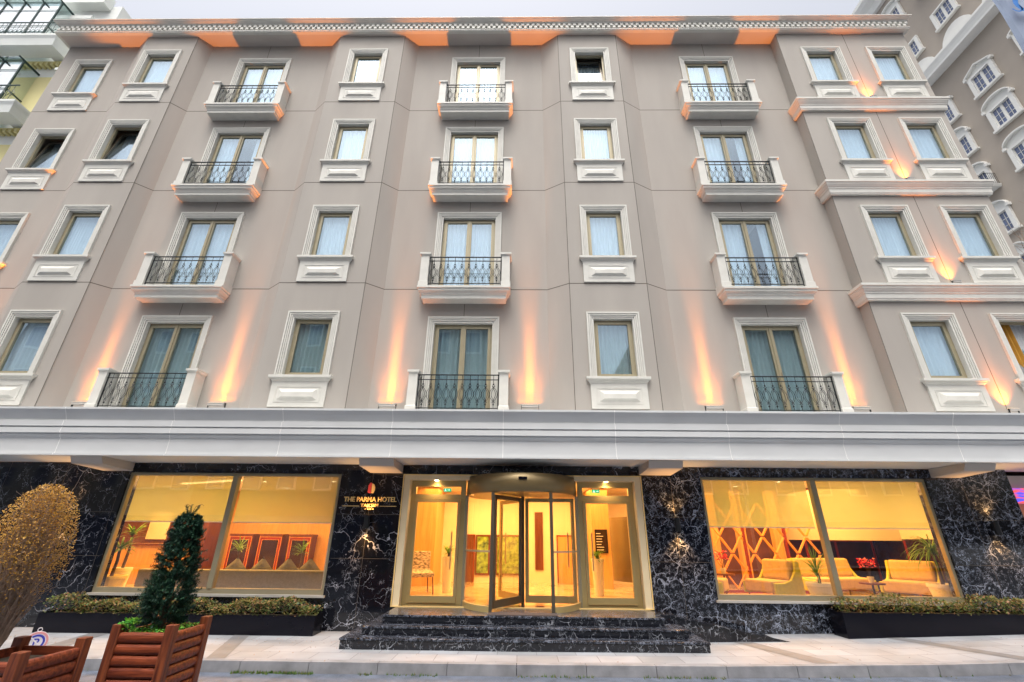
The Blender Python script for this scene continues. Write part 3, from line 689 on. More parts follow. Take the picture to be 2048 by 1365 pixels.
# sofas, armchairs
def armchair(label, loc, rz, w=.85, name='armchair', cat='armchair', legs=True):
    t = thing(name, label, cat, loc, rz)
    prof = [(-.40, .16), (.42, .16), (.40, .82), (.30, .84), (.24, .62), (.10, .46), (-.12, .40), (-.40, .40)]
    s = MB()
    for sx in (-1, 1): s.prismx(prof, sx * w / 2 - .035, sx * w / 2 + .035)
    s.prismx([(.30, .16), (.42, .16), (.40, .83), (.31, .85)], -w / 2 + .036, w / 2 - .036)
    s.build('shell', M['mustard'], t, bevel=.02)
    MB().box(-w / 2 + .04, w / 2 - .04, -.42, .30, .20, .44).build('seat_cushion', M['cushion'], t, bevel=.04)
    b = MB(); b.box(-w / 2 + .06, w / 2 - .06, -.09, .09, 0, .42); o = b.build('back_cushion', M['cushion'], t, loc=(0, .20, .43), bevel=.05); o.rotation_euler = (-.18, 0, 0)
    for sx in (-1, 1):
        for sy in (-.34, .36):
            MB().tube([(sx * (w / 2 - .06), sy, .16), (sx * (w / 2 - .05), sy * 1.02, 0)], .018, 6, r2=.012).build('leg', M['wood_dark'], t)
    return t
ZF = -1.25
armchair('mustard armchair at the left edge of the right shop window', (4.35, 11.75, ZF), math.radians(60))
armchair('mustard armchair facing left, in the middle of the left pane of the right shop window', (5.75, 11.55, ZF), math.radians(-70))
armchair('long mustard sofa behind the mullion of the right shop window', (7.7, 12.5, ZF), math.radians(10), 1.6, 'sofa', 'sofa')
armchair('mustard armchair at the right edge of the right shop window', (8.95, 11.65, ZF), math.radians(-55), .95)
t = thing('sofa', 'long grey sofa with its back to the left shop window', 'sofa', (-6.3, 11.25, ZF))
MB().box(-2.15, 2.15, -.12, .10, .06, .53).build('backrest', M['sofagrey'], t, bevel=.03); MB().box(-2.15, 2.15, .105, .85, .08, .34).build('seat', M['sofagrey'], t, bevel=.04)
for sx in (-2.08, 2.08): MB().box(sx - .09, sx + .09, .11, .85, .345, .48).build('armrest', M['sofagrey'], t, bevel=.03)
for sx in (-2, 2):
    for sy in (.0, .75): MB().tube([(sx, sy, .08), (sx, sy, 0)], .02, 6).build('leg', M['wood_dark'], t)
for k, cxp in enumerate((-1.35, -.15, .45, 1.05, 1.55)):
    c_ = MB(); n = 8
    for i in range(n):
        for q in range(n):
            pass
    vs = []; fs = []
    for sgn in (-1, 1):
        o = len(vs)
        for i in range(n + 1):
            for q in range(n + 1):
                u, v = i / n * 2 - 1, q / n * 2 - 1; vs.append((u * .2, sgn * .075 * (1 - u ** 4) * (1 - v ** 4), v * .2))
        for i in range(n):
            for q in range(n): a = o + i * (n + 1) + q; fs.append((a, a + 1, a + n + 2, a + n + 1))
    c_.add(vs, fs); c_.xf(Matrix.Rotation(PI / 4, 4, 'Y'))
    o = c_.build('cushion', M['sofagrey'], None, True, (-6.3 + cxp, 11.45, ZF + .50))
    tag(o, ['grey cushion standing on its corner on the sofa, nearest the spruce tree', 'grey cushion on the sofa, second from the window mullion', 'grey cushion on the sofa in front of the first display cabinet', 'grey cushion on the sofa in front of the middle display cabinet', 'grey cushion at the right end of the grey sofa'][k], 'cushion', 'cushions along the grey sofa')
# display cabinets
for k, (x0, x1) in enumerate(((-9.1, -8.4), (-8.15, -7.45), (-7.2, -6.52))):
    t = thing('display_cabinet', ['dark red display cabinet, leftmost of the three behind the grey sofa', 'dark red display cabinet in the middle of the three behind the grey sofa', 'dark red display cabinet, rightmost of the three, beside the cream pillar'][k], 'cabinet', ((x0 + x1) / 2, 15.9, ZF), 0, 'display cabinets in the left lounge')
    hw = (x1 - x0) / 2
    b = MB(); b.box(-hw, hw, -.42, 0, .0, 1.22); b.box(-hw - .03, hw + .03, -.45, 0, 1.22, 1.28); b.build('carcass', M['wood_dark'], t)
    f = MB(); f.rframe(-hw + .02, hw - .02, .08, 1.18, .05, -.445, -.42); f.build('door', M['cabred'], t)
    f = MB(); f.rframe(-hw + .0, hw - .0, .06, 1.2, .012, -.455, -.446); f.rframe(-hw + .08, hw - .08, .14, 1.12, .01, -.455, -.446); f.build('inlay', M['lattice'], t)
    MB().box(-hw + .07, hw - .07, -.43, -.424, .13, 1.13).build('pane', M['glassdark'], t)
# reception desk, picture, small table
t = thing('reception_desk', 'dark wood reception desk at the far left of the left lounge', 'desk', (-10.2, 13.9, ZF))
MB().box(-1.0, 1.0, -.3, .3, 0, .95).build('front', M['orange_wood'], t); MB().box(-1.05, 1.05, -.36, .36, .95, 1.0).build('top', M['wood_dark'], t)
t = thing('picture_board', 'blank white board on the dark wall behind the reception desk', 'picture', (-11.1, 14.98, ZF + 1.25)); MB().box(-.32, .32, -.03, 0, -.15, .62).build('panel', M['cream'], t); MB().rframe(-.34, .34, -.17, .64, .02, -.035, 0).build('frame', M['wood_dark'], t)
# plants
def palm_leaves(n, length, droop, wid, spread=(0, 2 * PI), up=.7, z0=0):
    m = MB()
    for i in range(n):
        a = U(*spread); el = U(.2, 1.4) * up; l = length * U(.7, 1.1); pts = []; d = Vector((math.cos(a) * math.cos(el), math.sin(a) * math.cos(el), math.sin(el)))
        p = Vector((0, 0, z0 + U(-.08, .05))); side = Vector((-math.sin(a), math.cos(a), 0)); sg = 7; prev = None
        for q in range(sg + 1):
            wv = wid * (math.sin(PI * min(.98, (q + .6) / (sg + 1)))) ** .7
            cur = (p - side * wv, p + side * wv)
            if prev: m.quad(prev[0], prev[1], cur[1], cur[0])
            prev = cur; p = p + d * l / sg; d = (d + Vector((0, 0, -droop / sg))).normalized()
    return m
def potted(label, loc, potm, r, h, stem, n, ln, droop, wid, name='potted_palm', leaf='leafpalm', cat='potted plant', up=.8):
    t = thing(name, label, cat, loc)
    MB().lathe([(0, 0), (r * .72, 0), (r * .98, h - .07), (r * 1.05, h - .07), (r * 1.05, h), (r * .93, h), (r * .9, h - .05), (0, h - .05)], (0, 0, 0), 28).build('pot', M[potm], t, smooth=False, bevel=.006)
    if stem: MB().tube([(0, 0, h - .06), (.02, .01, h + stem * .5), (0, 0, h + stem)], .035, 8, r2=.025).build('stem', M['bark'], t, smooth=True)
    palm_leaves(n, ln, droop, wid, up=up).build('leaves', M[leaf], t, loc=(0, 0, h + stem - .02)); return t
potted('leafy dracaena in a big yellow pot at the left end of the left shop window', (-8.78, 10.85, ZF), 'potyellow', .29, .42, .55, 46, .42, 1.0, .02)
potted('small dracaena rising behind the yellow pot by the reception desk', (-9.5, 12.0, ZF), 'potwhite', .2, .5, .75, 34, .4, .8, .022)
potted('green plant on the lounge floor just left of the left window mullion', (-7.0, 12.4, ZF), 'potwhite', .18, .4, .55, 40, .35, .8, .012)
potted('green plant before the rightmost display cabinet', (-6.05, 13.9, ZF), 'potwhite', .2, .4, .45, 40, .4, .9, .014)
potted('feathery palm in a white pot beside the mullion of the right shop window', (6.38, 10.82, ZF), 'potwhite', .25, .44, .18, 70, .55, 1.1, .009, up=1.1)
potted('ponytail palm in a white pot at the right end of the right shop window', (9.02, 10.9, ZF), 'potwhite', .27, .44, .62, 110, .72, 2.1, .011, up=.9)
potted('leafy plant in a tall white vase behind the left side door', (-1.75, 12.6, ZF), 'potwhite', .14, .8, .1, 50, .3, .9, .012, name='vase_plant')
potted('leafy plant in a tall white vase behind the right side door', (1.95, 12.2, ZF), 'potwhite', .15, .8, .05, 60, .28, .8, .012, name='vase_plant')
def orchid(label, loc, leaf):
    t = thing('orchid', label, 'flower', loc); MB().lathe([(0, 0), (.05, 0), (.065, .12), (0, .12)], n=12).build('pot', M['potwhite'], t)
    m = MB()
    for i in range(60):
        c0 = Vector((U(-.16, .16), U(-.1, .1), U(.3, .5))); a = U(0, PI); b = U(-1, 1); s = .03
        u = Vector((math.cos(a), math.sin(a), b)).normalized() * s; v = u.cross(Vector((.3, .5, .8))).normalized() * s; m.quad(c0 - u, c0 - v, c0 + u, c0 + v)
    m.build('petals', M[leaf], t)
    m = MB()
    for sx in (-.1, 0, .1): m.tube([(0, 0, .1), (sx * .5, 0, .3), (sx, 0, .42)], .006, 4)
    m.build('stem', M['bark'], t)
def side_table(label, loc, h=.5):
    t = thing('side_table', label, 'table', loc); MB().lathe([(0, h - .03), (.25, h - .03), (.25, h), (0, h)], n=24).build('table_top', M['wood_dark'], t)
    MB().lathe([(.16, 0), (.16, .015), (.02, .02), (.02, h - .03)], n=12).build('pedestal', M['iron'], t)
side_table('small round table between the two left armchairs of the bar lounge', (5.0, 12.3, ZF)); orchid('red orchid on the round table between the armchairs', (5.0, 12.3, ZF + .5), 'red')
side_table('small round table in front of the sofa in the bar lounge', (7.95, 11.5, ZF), .4); orchid('pink orchid on the round table right of the mullion in the right shop window', (7.95, 11.5, ZF + .4), 'red')
# lattice screens and columns of the bar
t = thing('lattice_screen', 'orange diamond lattice screen behind the left pane of the right shop window', 'screen', (0, 13.3, ZF))
l_ = MB(); l_.rframe(5.1, 8.35, 0, 2.6, .06, -.03, .03)
for xx in (6.1, 7.2): l_.box(xx - .03, xx + .03, -.03, .03, .06, 2.54)
l_.build('frame', M['cabred'], t)
l_ = MB(); hw = .27; hh = .42
for ix in range(-1, 13):
    for iz in range(0, 7):
        cx_, cz = 5.15 + ix * .29, .1 + iz * .42
        for s1 in (-1, 1):
            x0, z0, x1, z1 = cx_, cz, cx_ + s1 * .26, cz + .38
            if 5.16 < min(x0, x1) and max(x0, x1) < 8.3 and z1 < 2.5 and (ix + iz) % 2 == 0: l_.tube([(x0, 0, z0), (x1, 0, z1)], .02, 4)
            x0b, z0b = cx_ + s1 * .26, cz + .42; x1b, z1b = cx_, cz + .8
            if 5.16 < min(x0b, x1b) and max(x0b, x1b) < 8.3 and z1b < 2.5 and (ix + iz) % 2 == 0: l_.tube([(x0b, 0, z0b), (x1b, 0, z1b)], .02, 4)
l_.build('lattice', M['lattice'], t)
for k, (xx, yy) in enumerate(((6.35, 14.0), (7.35, 14.0), (5.75, 14.4))):
    tag(MB().box(xx - .11, xx + .11, yy - .11, yy + .11, ZF, IC).build('column', M['orange_wood'], bevel=.01), ['square orange column behind the lattice screen, in its middle', 'square orange column behind the right part of the lattice screen', 'slim orange column behind the left part of the lattice screen'][k], 'column')
b = MB(); b.box(8.25, 10.15, 13.1, 15.5, .02, IC - .01); b.box(10.15, 10.2, 10.45, 15.5, .06, IC - .01); tag(b.build('bulkhead', M['cream']), kind='structure')
t = thing('glass_partition', 'dark glass partition below the lit bulkhead in the right shop window', 'partition', (9.25, 14.2, ZF)); MB().box(-1.0, .85, 0, .02, .05, 1.25).build('pane', M['glassdark'], t)
MB().box(.90, .93, -3.7, .0, .0, 1.29).build('pane', M['glassdark'], t)
f = MB(); f.rframe(-1.02, .87, .0, 1.27, .04, -.03, .04); f.box(.88, .90, -2.4, -2.34, 0, 1.28); f.box(.88, .90, -1.2, -1.14, 0, 1.28); f.box(-.2, -.15, -.03, .04, .04, 1.23); f.build('frame', M['cabred'], t)
# lobby details
def panelthing(name, label, cat, x0, x1, z0, z1, y, m, fm=None, fw=.03):
    t = thing(name, label, cat, ((x0 + x1) / 2, y, z0)); hw = (x1 - x0) / 2
    MB().box(-hw, hw, -.02, 0, 0, z1 - z0).build('panel', m, t)
    if fm: MB().rframe(-hw - fw, hw + fw, -fw, z1 - z0 + fw, fw, -.035, 0).build('frame', fm, t)
    return t
panelthing('lobby_door', 'dark wood door at the back of the lobby, behind the left side door', 'door', -1.75, -1.35, ZF, .05, 15.38, M['wood_dark'], M['cabred'])
panelthing('lobby_door', 'orange wood door at the back of the lobby, behind the right curved pane', 'door', 1.25, 1.75, ZF, .05, 15.38, M['orange_wood'], M['cabred'])
M['greenery'] = mat('green_garden_view', (.02, .05, .01), .4, scale=9, col2=(.35, .55, .08))
panelthing('garden_window', 'garden window with green leaves at the back of the lobby', 'window', -.62, .05, -1.0, .02, 15.38, M['greenery'], M['wood_dark'], .05)
panelthing('garden_window', 'narrow green window behind the left curved pane of the revolving door', 'window', -1.25, -.9, -1.0, .02, 15.38, M['greenery'], M['wood_dark'], .05)
t = panelthing('directory_board', 'dark directory board on the wood pillar behind the right side door', 'board', 2.2, 2.52, -.36, .22, 13.89, M['glassdark'], M['iron'], .015)
q = MB()
for i in range(7): q.box(-.14, U(-.02, .12), -.024, -.021, .06 + i * .07, .075 + i * .07)
q.build('text_lines', M['seam'], t)
t = panelthing('glass_wall_panel', 'tall dark mirror strip on the lobby wall right of the shaft', 'mirror', .55, .8, -.9, .75, 15.38, M['wood_dark'])
t = thing('patterned_chair', 'black and white patterned armchair behind the left side door', 'chair', (-2.4, 12.3, ZF), .4)
M['zebra'] = mat('black_white_pattern', (.03, .02, .02), .8, scale=16, col2=(.85, .7, .6), stretch=(1, 1, 3))
MB().prismx([(-.32, .36), (.3, .36), (.34, .9), (.24, .92), (.2, .5), (-.32, .46)], -.32, .32).build('seat', M['zebra'], t, bevel=.03)
for sx in (-.28, .28):
    for sy in (-.28, .26): MB().tube([(sx, sy, .36), (sx * 1.1, sy * 1.1, 0)], .015, 6).build('leg', M['wood_dark'], t)
t = thing('curved_screen', 'curved bronze screen wall behind the right side door', 'screen', (3.2, 12.7, ZF)); q = MB(); q.lathe([(.75, .3), (.75, 1.75), (.79, 1.75), (.79, .3), (.75, .3)], n=24, a0=math.radians(120), a1=math.radians(240)); q.build('panel', M['bronze_panel'], t, smooth=False)
# exit signs
for k, x in enumerate((-1.55, 1.72)):
    t = thing('exit_sign', ['green emergency exit sign above the left side door', 'green emergency exit sign above the right side door'][k], 'exit sign', (x, 10.42, .95))
    MB().box(-.085, .085, -.012, .012, -.035, .035).build('panel', M['green'], t)
    q = MB(); s = -1 if k == 0 else 1
    q.box(-.05, -.035, -.0145, -.012, .012, .024); q.prism([(-.06, .008), (-.035, .008), (-.028, -.012), (-.02, -.027), (-.03, -.027), (-.042, -.01), (-.055, -.027), (-.066, -.024), (-.05, -.006)], -.0145, -.012)
    q.prism([(.0, .004), (.035, .004), (.035, .014), (.06, 0), (.035, -.014), (.035, -.004), (0, -.004)], -.0145, -.012); q.build('pictogram', M['white_e'], t)

# ------------------------------------------------------------------ hotel sign
def text_mesh(s, size, depth, width=None):
    cu = bpy.data.curves.new('txt', 'FONT'); cu.body = s; cu.size = size; cu.extrude = depth; cu.align_x = 'CENTER'; cu.resolution_u = 3; cu.offset = size * .012
    ob = bpy.data.objects.new('txt', cu); COL.objects.link(ob); dg = bpy.context.evaluated_depsgraph_get(); me = bpy.data.meshes.new_from_object(ob.evaluated_get(dg))
    bpy.data.objects.remove(ob); xs_ = [v.co.x for v in me.vertices]; k = (width / (max(xs_) - min(xs_))) if width else 1
    for v in me.vertices: v.co = (v.co.x * k, -v.co.z, v.co.y)
    me.materials.clear(); return me
SG = thing('hotel_sign', 'gold lettering THE PARMA HOTEL TAKSIM with red emblem on black marble', 'sign', (-3.13, MY - .03, .62))
me = text_mesh('THE PARMA HOTEL', .135, .012, 1.12); me.materials.append(M['gold_bright']); put('lettering', me, SG, (0, 0, .05))
me = text_mesh('TAKSIM', .09, .01, .38); me.materials.append(M['gold_bright']); put('lettering', me, SG, (0, 0, -.055))
me = text_mesh('* * * *', .05, .006, .2); me.materials.append(M['gold_bright']); put('stars', me, SG, (0, 0, -.125))
q = MB(); q.box(-.57, -.22, -.008, .008, -.045, -.035); q.box(.22, .57, -.008, .008, -.045, -.035); q.build('rule_line', M['gold_bright'], SG)
for nme_, poly, mt in (('emblem', [(-.075, .24), (-.07, .38), (-.03, .44), (-.005, .42), (-.005, .22), (-.04, .215)], 'red'), ('emblem', [(.005, .22), (.005, .42), (.045, .40), (.075, .34), (.07, .27), (.04, .22)], 'gold_bright')):
    MB().prism(poly, -.012, .012).build(nme_, M[mt], SG)
# ------------------------------------------------------------------ wall lamps on the marble
for k, (x, lab) in enumerate(((-3.12, 'black up-and-down wall lamp on marble under the gold hotel sign'), (3.28, 'black up-and-down wall lamp on marble between the entrance and the right shop window'), (9.72, 'black up-and-down wall lamp on marble right of the right shop window'), (-9.55, 'black up-and-down wall lamp on marble behind the golden shrub'))):
    t = thing('wall_lamp', lab, 'wall lamp', (x, MY - .11, .27), 0, 'wall lamps on the marble')
    MB().lathe([(0, -.12), (.048, -.12), (.05, -.125), (.055, -.125), (.055, .125), (.05, .125), (.048, .12), (0, .12)], n=20).build('body', M['iron'], t, smooth=False)
    MB().box(-.03, .03, .05, .105, -.05, .05).build('bracket', M['iron'], t)
    MB().lathe([(0, .122), (.046, .122)], n=16).build('lens', M['lampwall'], t); MB().lathe([(0, -.122), (.046, -.122)], n=16).build('lens', M['lampwall'], t)
    light('wall_lamp_beam', 'SPOT', t, (0, 0, .14), (PI, 0, 0), 26, (1, .5, .16), spot_size=math.radians(100), spot_blend=.7, shadow_soft_size=.03)
    light('wall_lamp_beam', 'SPOT', t, (0, 0, -.14), (0, 0, 0), 34, (1, .5, .16), spot_size=math.radians(100), spot_blend=.7, shadow_soft_size=.03)

# ------------------------------------------------------------------ floodlights
fh = MB(); fh.box(-.19, .19, -.05, .05, -.03, .03); fh.box(-.20, .20, -.06, .06, .02, .035); fhm = fh.mesh('housing', M['sill'])
fbm = MB().box(-.205, -.195, -.02, .02, -.09, .035).box(.195, .205, -.02, .02, -.09, .035).box(-.205, .205, -.02, .02, -.10, -.09).mesh('bracket', M['iron'])
flm = MB().box(-.18, .18, -.045, .045, .036, .04).mesh('lens', M['flood'])
ORANGE = (1, .24, .02)
FP_ = [(-10.27, 2.79, 1, 'second from the left, left of the left bottom balcony'), (-7.05, 2.79, 1, 'between the left bottom balcony and the bay'), (-3.04, 2.79, 1, 'just left of the central bottom balcony'),
       (.28, 2.79, 1, 'just right of the central bottom balcony'), (4.52, 2.79, 1, 'just left of the right bottom balcony'), (7.87, 2.79, 1, 'between the right bottom balcony and the right wing'),
       (-13.78, 2.79, 1, 'at the far left of the canopy, outside the leftmost bottom window'),
       (10.99, 2.70, 2, 'between the two bottom windows of the right wing'), (10.99, J[1], 2, 'on the lowest storey band of the right wing'), (10.99, J[2], 2, 'on the middle storey band of the right wing'), (10.99, J[3], 2, 'on the top storey band of the right wing')]
for x, z, ty, lab in FP_:
    y = 10.17 if ty == 1 else 9.88
    t = thing('floodlight', 'small lit floodlight ' + lab, 'floodlight', (x, y, z), 0, 'floodlights washing the facade')
    if ty == 2:
        t.scale = (.5, .8, .8)
    put('housing', fhm, t); put('bracket', fbm, t); put('lens', flm, t)
    if ty == 1:
        light('flood_wash', 'AREA', t, (0, .085, .042), (PI - .12, 0, 0), 1.25 * U(.85, 1.15), ORANGE, shape='RECTANGLE', size=.56, size_y=.03, spread=math.radians(85))
        light('flood_throw', 'AREA', t, (0, .0, .06), (PI - .10, U(-.02, .02), 0), 3.5 * U(.85, 1.15), ORANGE, shape='RECTANGLE', size=.52, size_y=.04, spread=math.radians(52))
        light('flood_beam', 'SPOT', t, (0, .115, .045), (PI + .004, 0, 0), 5200 * U(.85, 1.1), (1, .26, .008), spot_size=math.radians(14), spot_blend=.9, shadow_soft_size=.10)
    else:
        light('flood_wash', 'AREA', t, (0, 0, .06), (PI - math.radians(8), 0, 0), 7, ORANGE, shape='RECTANGLE', size=.16, size_y=.06, spread=math.radians(80))
        light('flood_beam', 'SPOT', t, (0, 0, .08), (PI, 0, 0), 60, ORANGE, spot_size=math.radians(30), spot_blend=.5, shadow_soft_size=.02)

# ------------------------------------------------------------------ planters with hedges
def leafmass(n, sx, sy, sz, size, shape='box'):
    m = MB()
    for i in range(n):
        x, y = U(-sx, sx), U(-sy, sy); top = sz * (.72 + .28 * math.sin(x * 5.3 + 1.1) * math.sin(x * 2.1)) ; z = top * (1 - rnd() ** 2 * .9)
        a, b = U(0, 2 * PI), U(-.6, 1.1); s = size * U(.6, 1.3)
        u = Vector((math.cos(a) * math.cos(b), math.sin(a) * math.cos(b), math.sin(b))) * s; v = Vector((-math.sin(a), math.cos(a), 0)) * s * .42
        c0 = Vector((x, y, z)); m.quad(c0, c0 + u * .5 + v, c0 + u, c0 + u * .5 - v)
    return m
for x0, x1, zt, lab, hl in ((-8.9, -3.72, -1.36, 'long black planter box below the left shop window', 'low reddish green hedge in the planter below the left shop window'), (5.95, 12.6, -1.20, 'long black planter box below the right shop window', 'low reddish green hedge in the planter below the right shop window')):
    t = thing('planter_box', lab, 'planter', ((x0 + x1) / 2, 9.79, 0)); hw = (x1 - x0) / 2
    b = MB(); b.box(-hw, hw, -.19, -.17, -2.0, zt); b.box(-hw, hw, .19, .21, -2.0, zt); b.box(-hw, -hw + .02, -.17, .19, -2.0, zt); b.box(hw - .02, hw, -.17, .19, -2.0, zt); b.build('box', M['black'], t)
    MB().box(-hw + .02, hw - .02, -.17, .19, zt - .3, zt - .03).build('soil', M['soil'], t)
    t = thing('hedge', hl, 'hedge', ((x0 + x1) / 2, 9.79, zt - .04)); leafmass(int(hw * 2 * 1300), hw - .03, .22, .33, .042).build('foliage', M['leafhedge'], t)

# ------------------------------------------------------------------ wooden street planters
def street_planter(label, cx, cy, s, zt, zb):
    t = thing('wooden_planter', label, 'planter', (cx, cy, zb)); h = zt - zb; hw = s / 2; pw = .045
    for sx in (-1, 1):
        for sy in (-1, 1):
            MB().box(sx * hw - pw, sx * hw + pw, sy * hw - pw, sy * hw + pw, 0, h + .06).build('corner_post', M['redwoodz'], t, bevel=.006)
    nz = 8; ph = (h - .06) / nz
    for side in range(4):
        m = MB()
        for i in range(nz):
            z0 = .05 + i * ph
            # rounded log-like slat
            prof = []
            for q in range(7):
                a = -PI / 2 + PI * q / 6; prof.append((-.012 - .022 * math.cos(a), z0 + ph * .5 + ph * .46 * math.sin(a)))
            prof += [(.012, z0 + ph * .96), (.012, z0 + ph * .04)]
            m.prismx(prof, -hw + pw + .002, hw - pw - .002)
        m.xf(Matrix.Rotation(side * PI / 2, 4, 'Z') @ Matrix.Translation((0, -hw + .0, 0)))
        m.build('slat_panel', M['redwood'], t)
    MB().box(-hw + .03, hw - .03, -hw + .03, hw - .03, h - .2, h - .08).build('soil', M['soil'], t)
    return t
ZR = gz(0) - RO
P2 = (-3.93, 5.82); P1 = (-4.42, 4.72)
street_planter('red wooden slatted planter holding the dark green spruce', P2[0], P2[1], .57, -.94, ZR)
street_planter('red wooden slatted planter holding the golden shrub, at the left edge', P1[0], P1[1], .60, -.97, ZR)
# weeds in the planters
t = thing('weeds', 'bright green weeds growing in the planter of the spruce', 'weeds', (P2[0], P2[1], -1.02)); leafmass(900, .25, .25, .09, .03).build('leaves', M['leafbright'], t)
t = thing('weeds', 'sprig of bright green leaves at the left corner of the spruce planter', 'weeds', (P2[0] - .22, P2[1] - .24, -.98)); leafmass(160, .08, .05, .17, .04).build('leaves', M['leafbright'], t)
# spruce
t = thing('spruce_tree', 'dark green columnar spruce standing in the red wooden planter', 'tree', (P2[0] - .04, P2[1], -1.04))
MB().tube([(0, 0, 0), (.01, 0, .6), (-.02, 0, 1.2)], .035, 8, r2=.012).build('trunk', M['bark'], t, smooth=True)
m = MB(); H = 1.31
def needle_branch(m, p, d, ln, nn):
    side = d.cross(Vector((0, 0, 1))).normalized(); upv = side.cross(d)
    for i in range(nn):
        t_ = U(.1, 1); b = p + d * ln * t_; a = U(0, 2 * PI); nd = (d * .7 + side * math.cos(a) + upv * math.sin(a)).normalized() * U(.022, .038)
        wv = nd.cross(Vector((.2, .4, .9))).normalized() * .0046
        m.add([b - wv, b + wv, b + nd], [(0, 1, 2)])
for i in range(1800):
    tz = rnd() ** .9; z = .10 + tz * (H - .16); rr = (.175 * (1 - tz) ** .6 + .085) * (1 + .07 * math.sin(z * 19) + .08 * math.sin(i * 1.7)) 
    if z < .25: rr *= (.55 + z * 1.8)
    a = U(0, 2 * PI); el = U(.1, .7); q = U(.45, .8)
    p = Vector((math.cos(a) * rr * q, math.sin(a) * rr * q, z)); d = Vector((math.cos(a + U(-.5, .5)) * math.cos(el), math.sin(a + U(-.5, .5)) * math.cos(el), math.sin(el)))
    needle_branch(m, p, d, rr * U(.32, .55), 40)
for k in range(5):
    p = Vector((U(-.03, .03), U(-.03, .03), H - .1)); d = Vector((U(-.5, .5), U(-.3, .3), 1)).normalized(); needle_branch(m, p, d, .16, 60)
m.build('crown', M['leafspruce'], t)
q = MB()
for sx in (-1, 1): q.tube([(0, 0, H - .05), (sx * .03, 0, H + .04), (sx * .09, .01, H + .07), (sx * .12, .01, H + .05)], .005, 4, r2=.002)
q.build('leader_shoots', M['bark'], t)
# golden shrub
t = thing('golden_shrub', 'egg-shaped shrub with dry golden leaves and bare grey stems', 'shrub', (P1[0] - .29, P1[1], -1.05))
st_ = MB(); lf = MB(); CZ = .90; RX = .305; RZ = .585
for i in range(230):
    a = U(0, 2 * PI); rr = rnd() ** .5; zz = U(-.85, .98)
    rad = RX * math.sqrt(max(0, 1 - zz * zz)) * U(.35, 1.0)
    e_ = Vector((math.cos(a) * rad, math.sin(a) * rad, CZ + RZ * zz)); b0 = Vector((math.cos(a) * .04 * rr, math.sin(a) * .04 * rr, .02)); c1 = b0 + Vector((math.cos(a) * rad * .35, math.sin(a) * rad * .35, e_.z * .45))
    pts = [b0, b0 * .4 + c1 * .6 + Vector((U(-.01, .01), U(-.01, .01), 0)), c1, c1 * .45 + e_ * .55 + Vector((U(-.02, .02), U(-.02, .02), 0)), e_]
    st_.tube(pts, U(.004, .012) if i % 6 else .018, 4, r2=.0015)
    for q_ in range(11):
        p0 = pts[3] * U(0, .8) + pts[2] * .2 if False else pts[2].lerp(e_, U(0, 1)); p1_ = p0 + Vector((U(-.09, .09), U(-.09, .09), U(.02, .13))); st_.tube([p0, p1_], .0016, 3)
for i in range(14000):
    a = U(0, 2 * PI); zz = U(-.95, 1.0) if rnd() < .5 else U(-.45, 1.0); sh = 1.07 - .66 * rnd() ** 1.5
    lump = 1 + .07 * math.sin(a * 5 + zz * 4) + .05 * math.sin(a * 11 - zz * 9)
    rad = RX * math.sqrt(max(0, 1 - zz * zz)) * sh * lump
    if zz < -.1 and rnd() < (-.1 - zz) * .8: continue
    p = Vector((math.cos(a) * rad, math.sin(a) * rad, CZ + RZ * zz * (.6 + .4 * sh) )); b = U(0, 2 * PI); el = U(-.2, 1.3); s = U(.010, .022)
    u = Vector((math.cos(b) * math.cos(el), math.sin(b) * math.cos(el), math.sin(el))) * s; v = Vector((-math.sin(b), math.cos(b), 0)) * s * .4
    lf.quad(p, p + u * .5 + v, p + u, p + u * .5 - v)
st_.build('stems', M['twig'], t); lf.build('crown', M['leafgold'], t)

# ------------------------------------------------------------------ no parking sign
NP = thing('no_parking_sign', 'small round no-parking sign with a crossed P on the pavement behind the golden shrub', 'sign', (-7.28, 7.98, -1.52), math.radians(40)); NP.scale = (.72, .72, .72)
def disc(r0, r1, y0, y1, n=36):
    m = MB(); m.lathe([(r0, y0), (r1, y0), (r1, y1), (r0, y1), (r0, y0)] if r0 else [(0, y0), (r1, y0), (r1, y1), (0, y1)], n=n); m.xf(Matrix.Rotation(PI / 2, 4, 'X')); return m
disc(0, .20, 0, .008).build('plate', M['signwhite'], NP); disc(.155, .19, .009, .012).build('rim', M['signpink'], NP); disc(.105, .14, .009, .012).build('ring', M['signblue'], NP)
me = text_mesh('P', .2, .002); me.materials.append(M['signblue']); put('letter', me, NP, (0, -.012, -.07))
q = MB().box(-.012, .012, -.0165, -.0145, -.13, .13); q.xf(Matrix.Rotation(-PI / 4, 4, 'Y')); q.build('slash', M['signwhite'], NP)
q = MB(); q.tube([(.035 * math.cos(a), -.004, .225 + .035 * math.sin(a)) for a in [k * PI / 8 for k in range(17)]], .007, 6); q.build('hanging_ring', M['signwhite'], NP)
MB().box(-.01, .01, 0, .02, -.222, -.19).build('stake', M['iron'], NP)

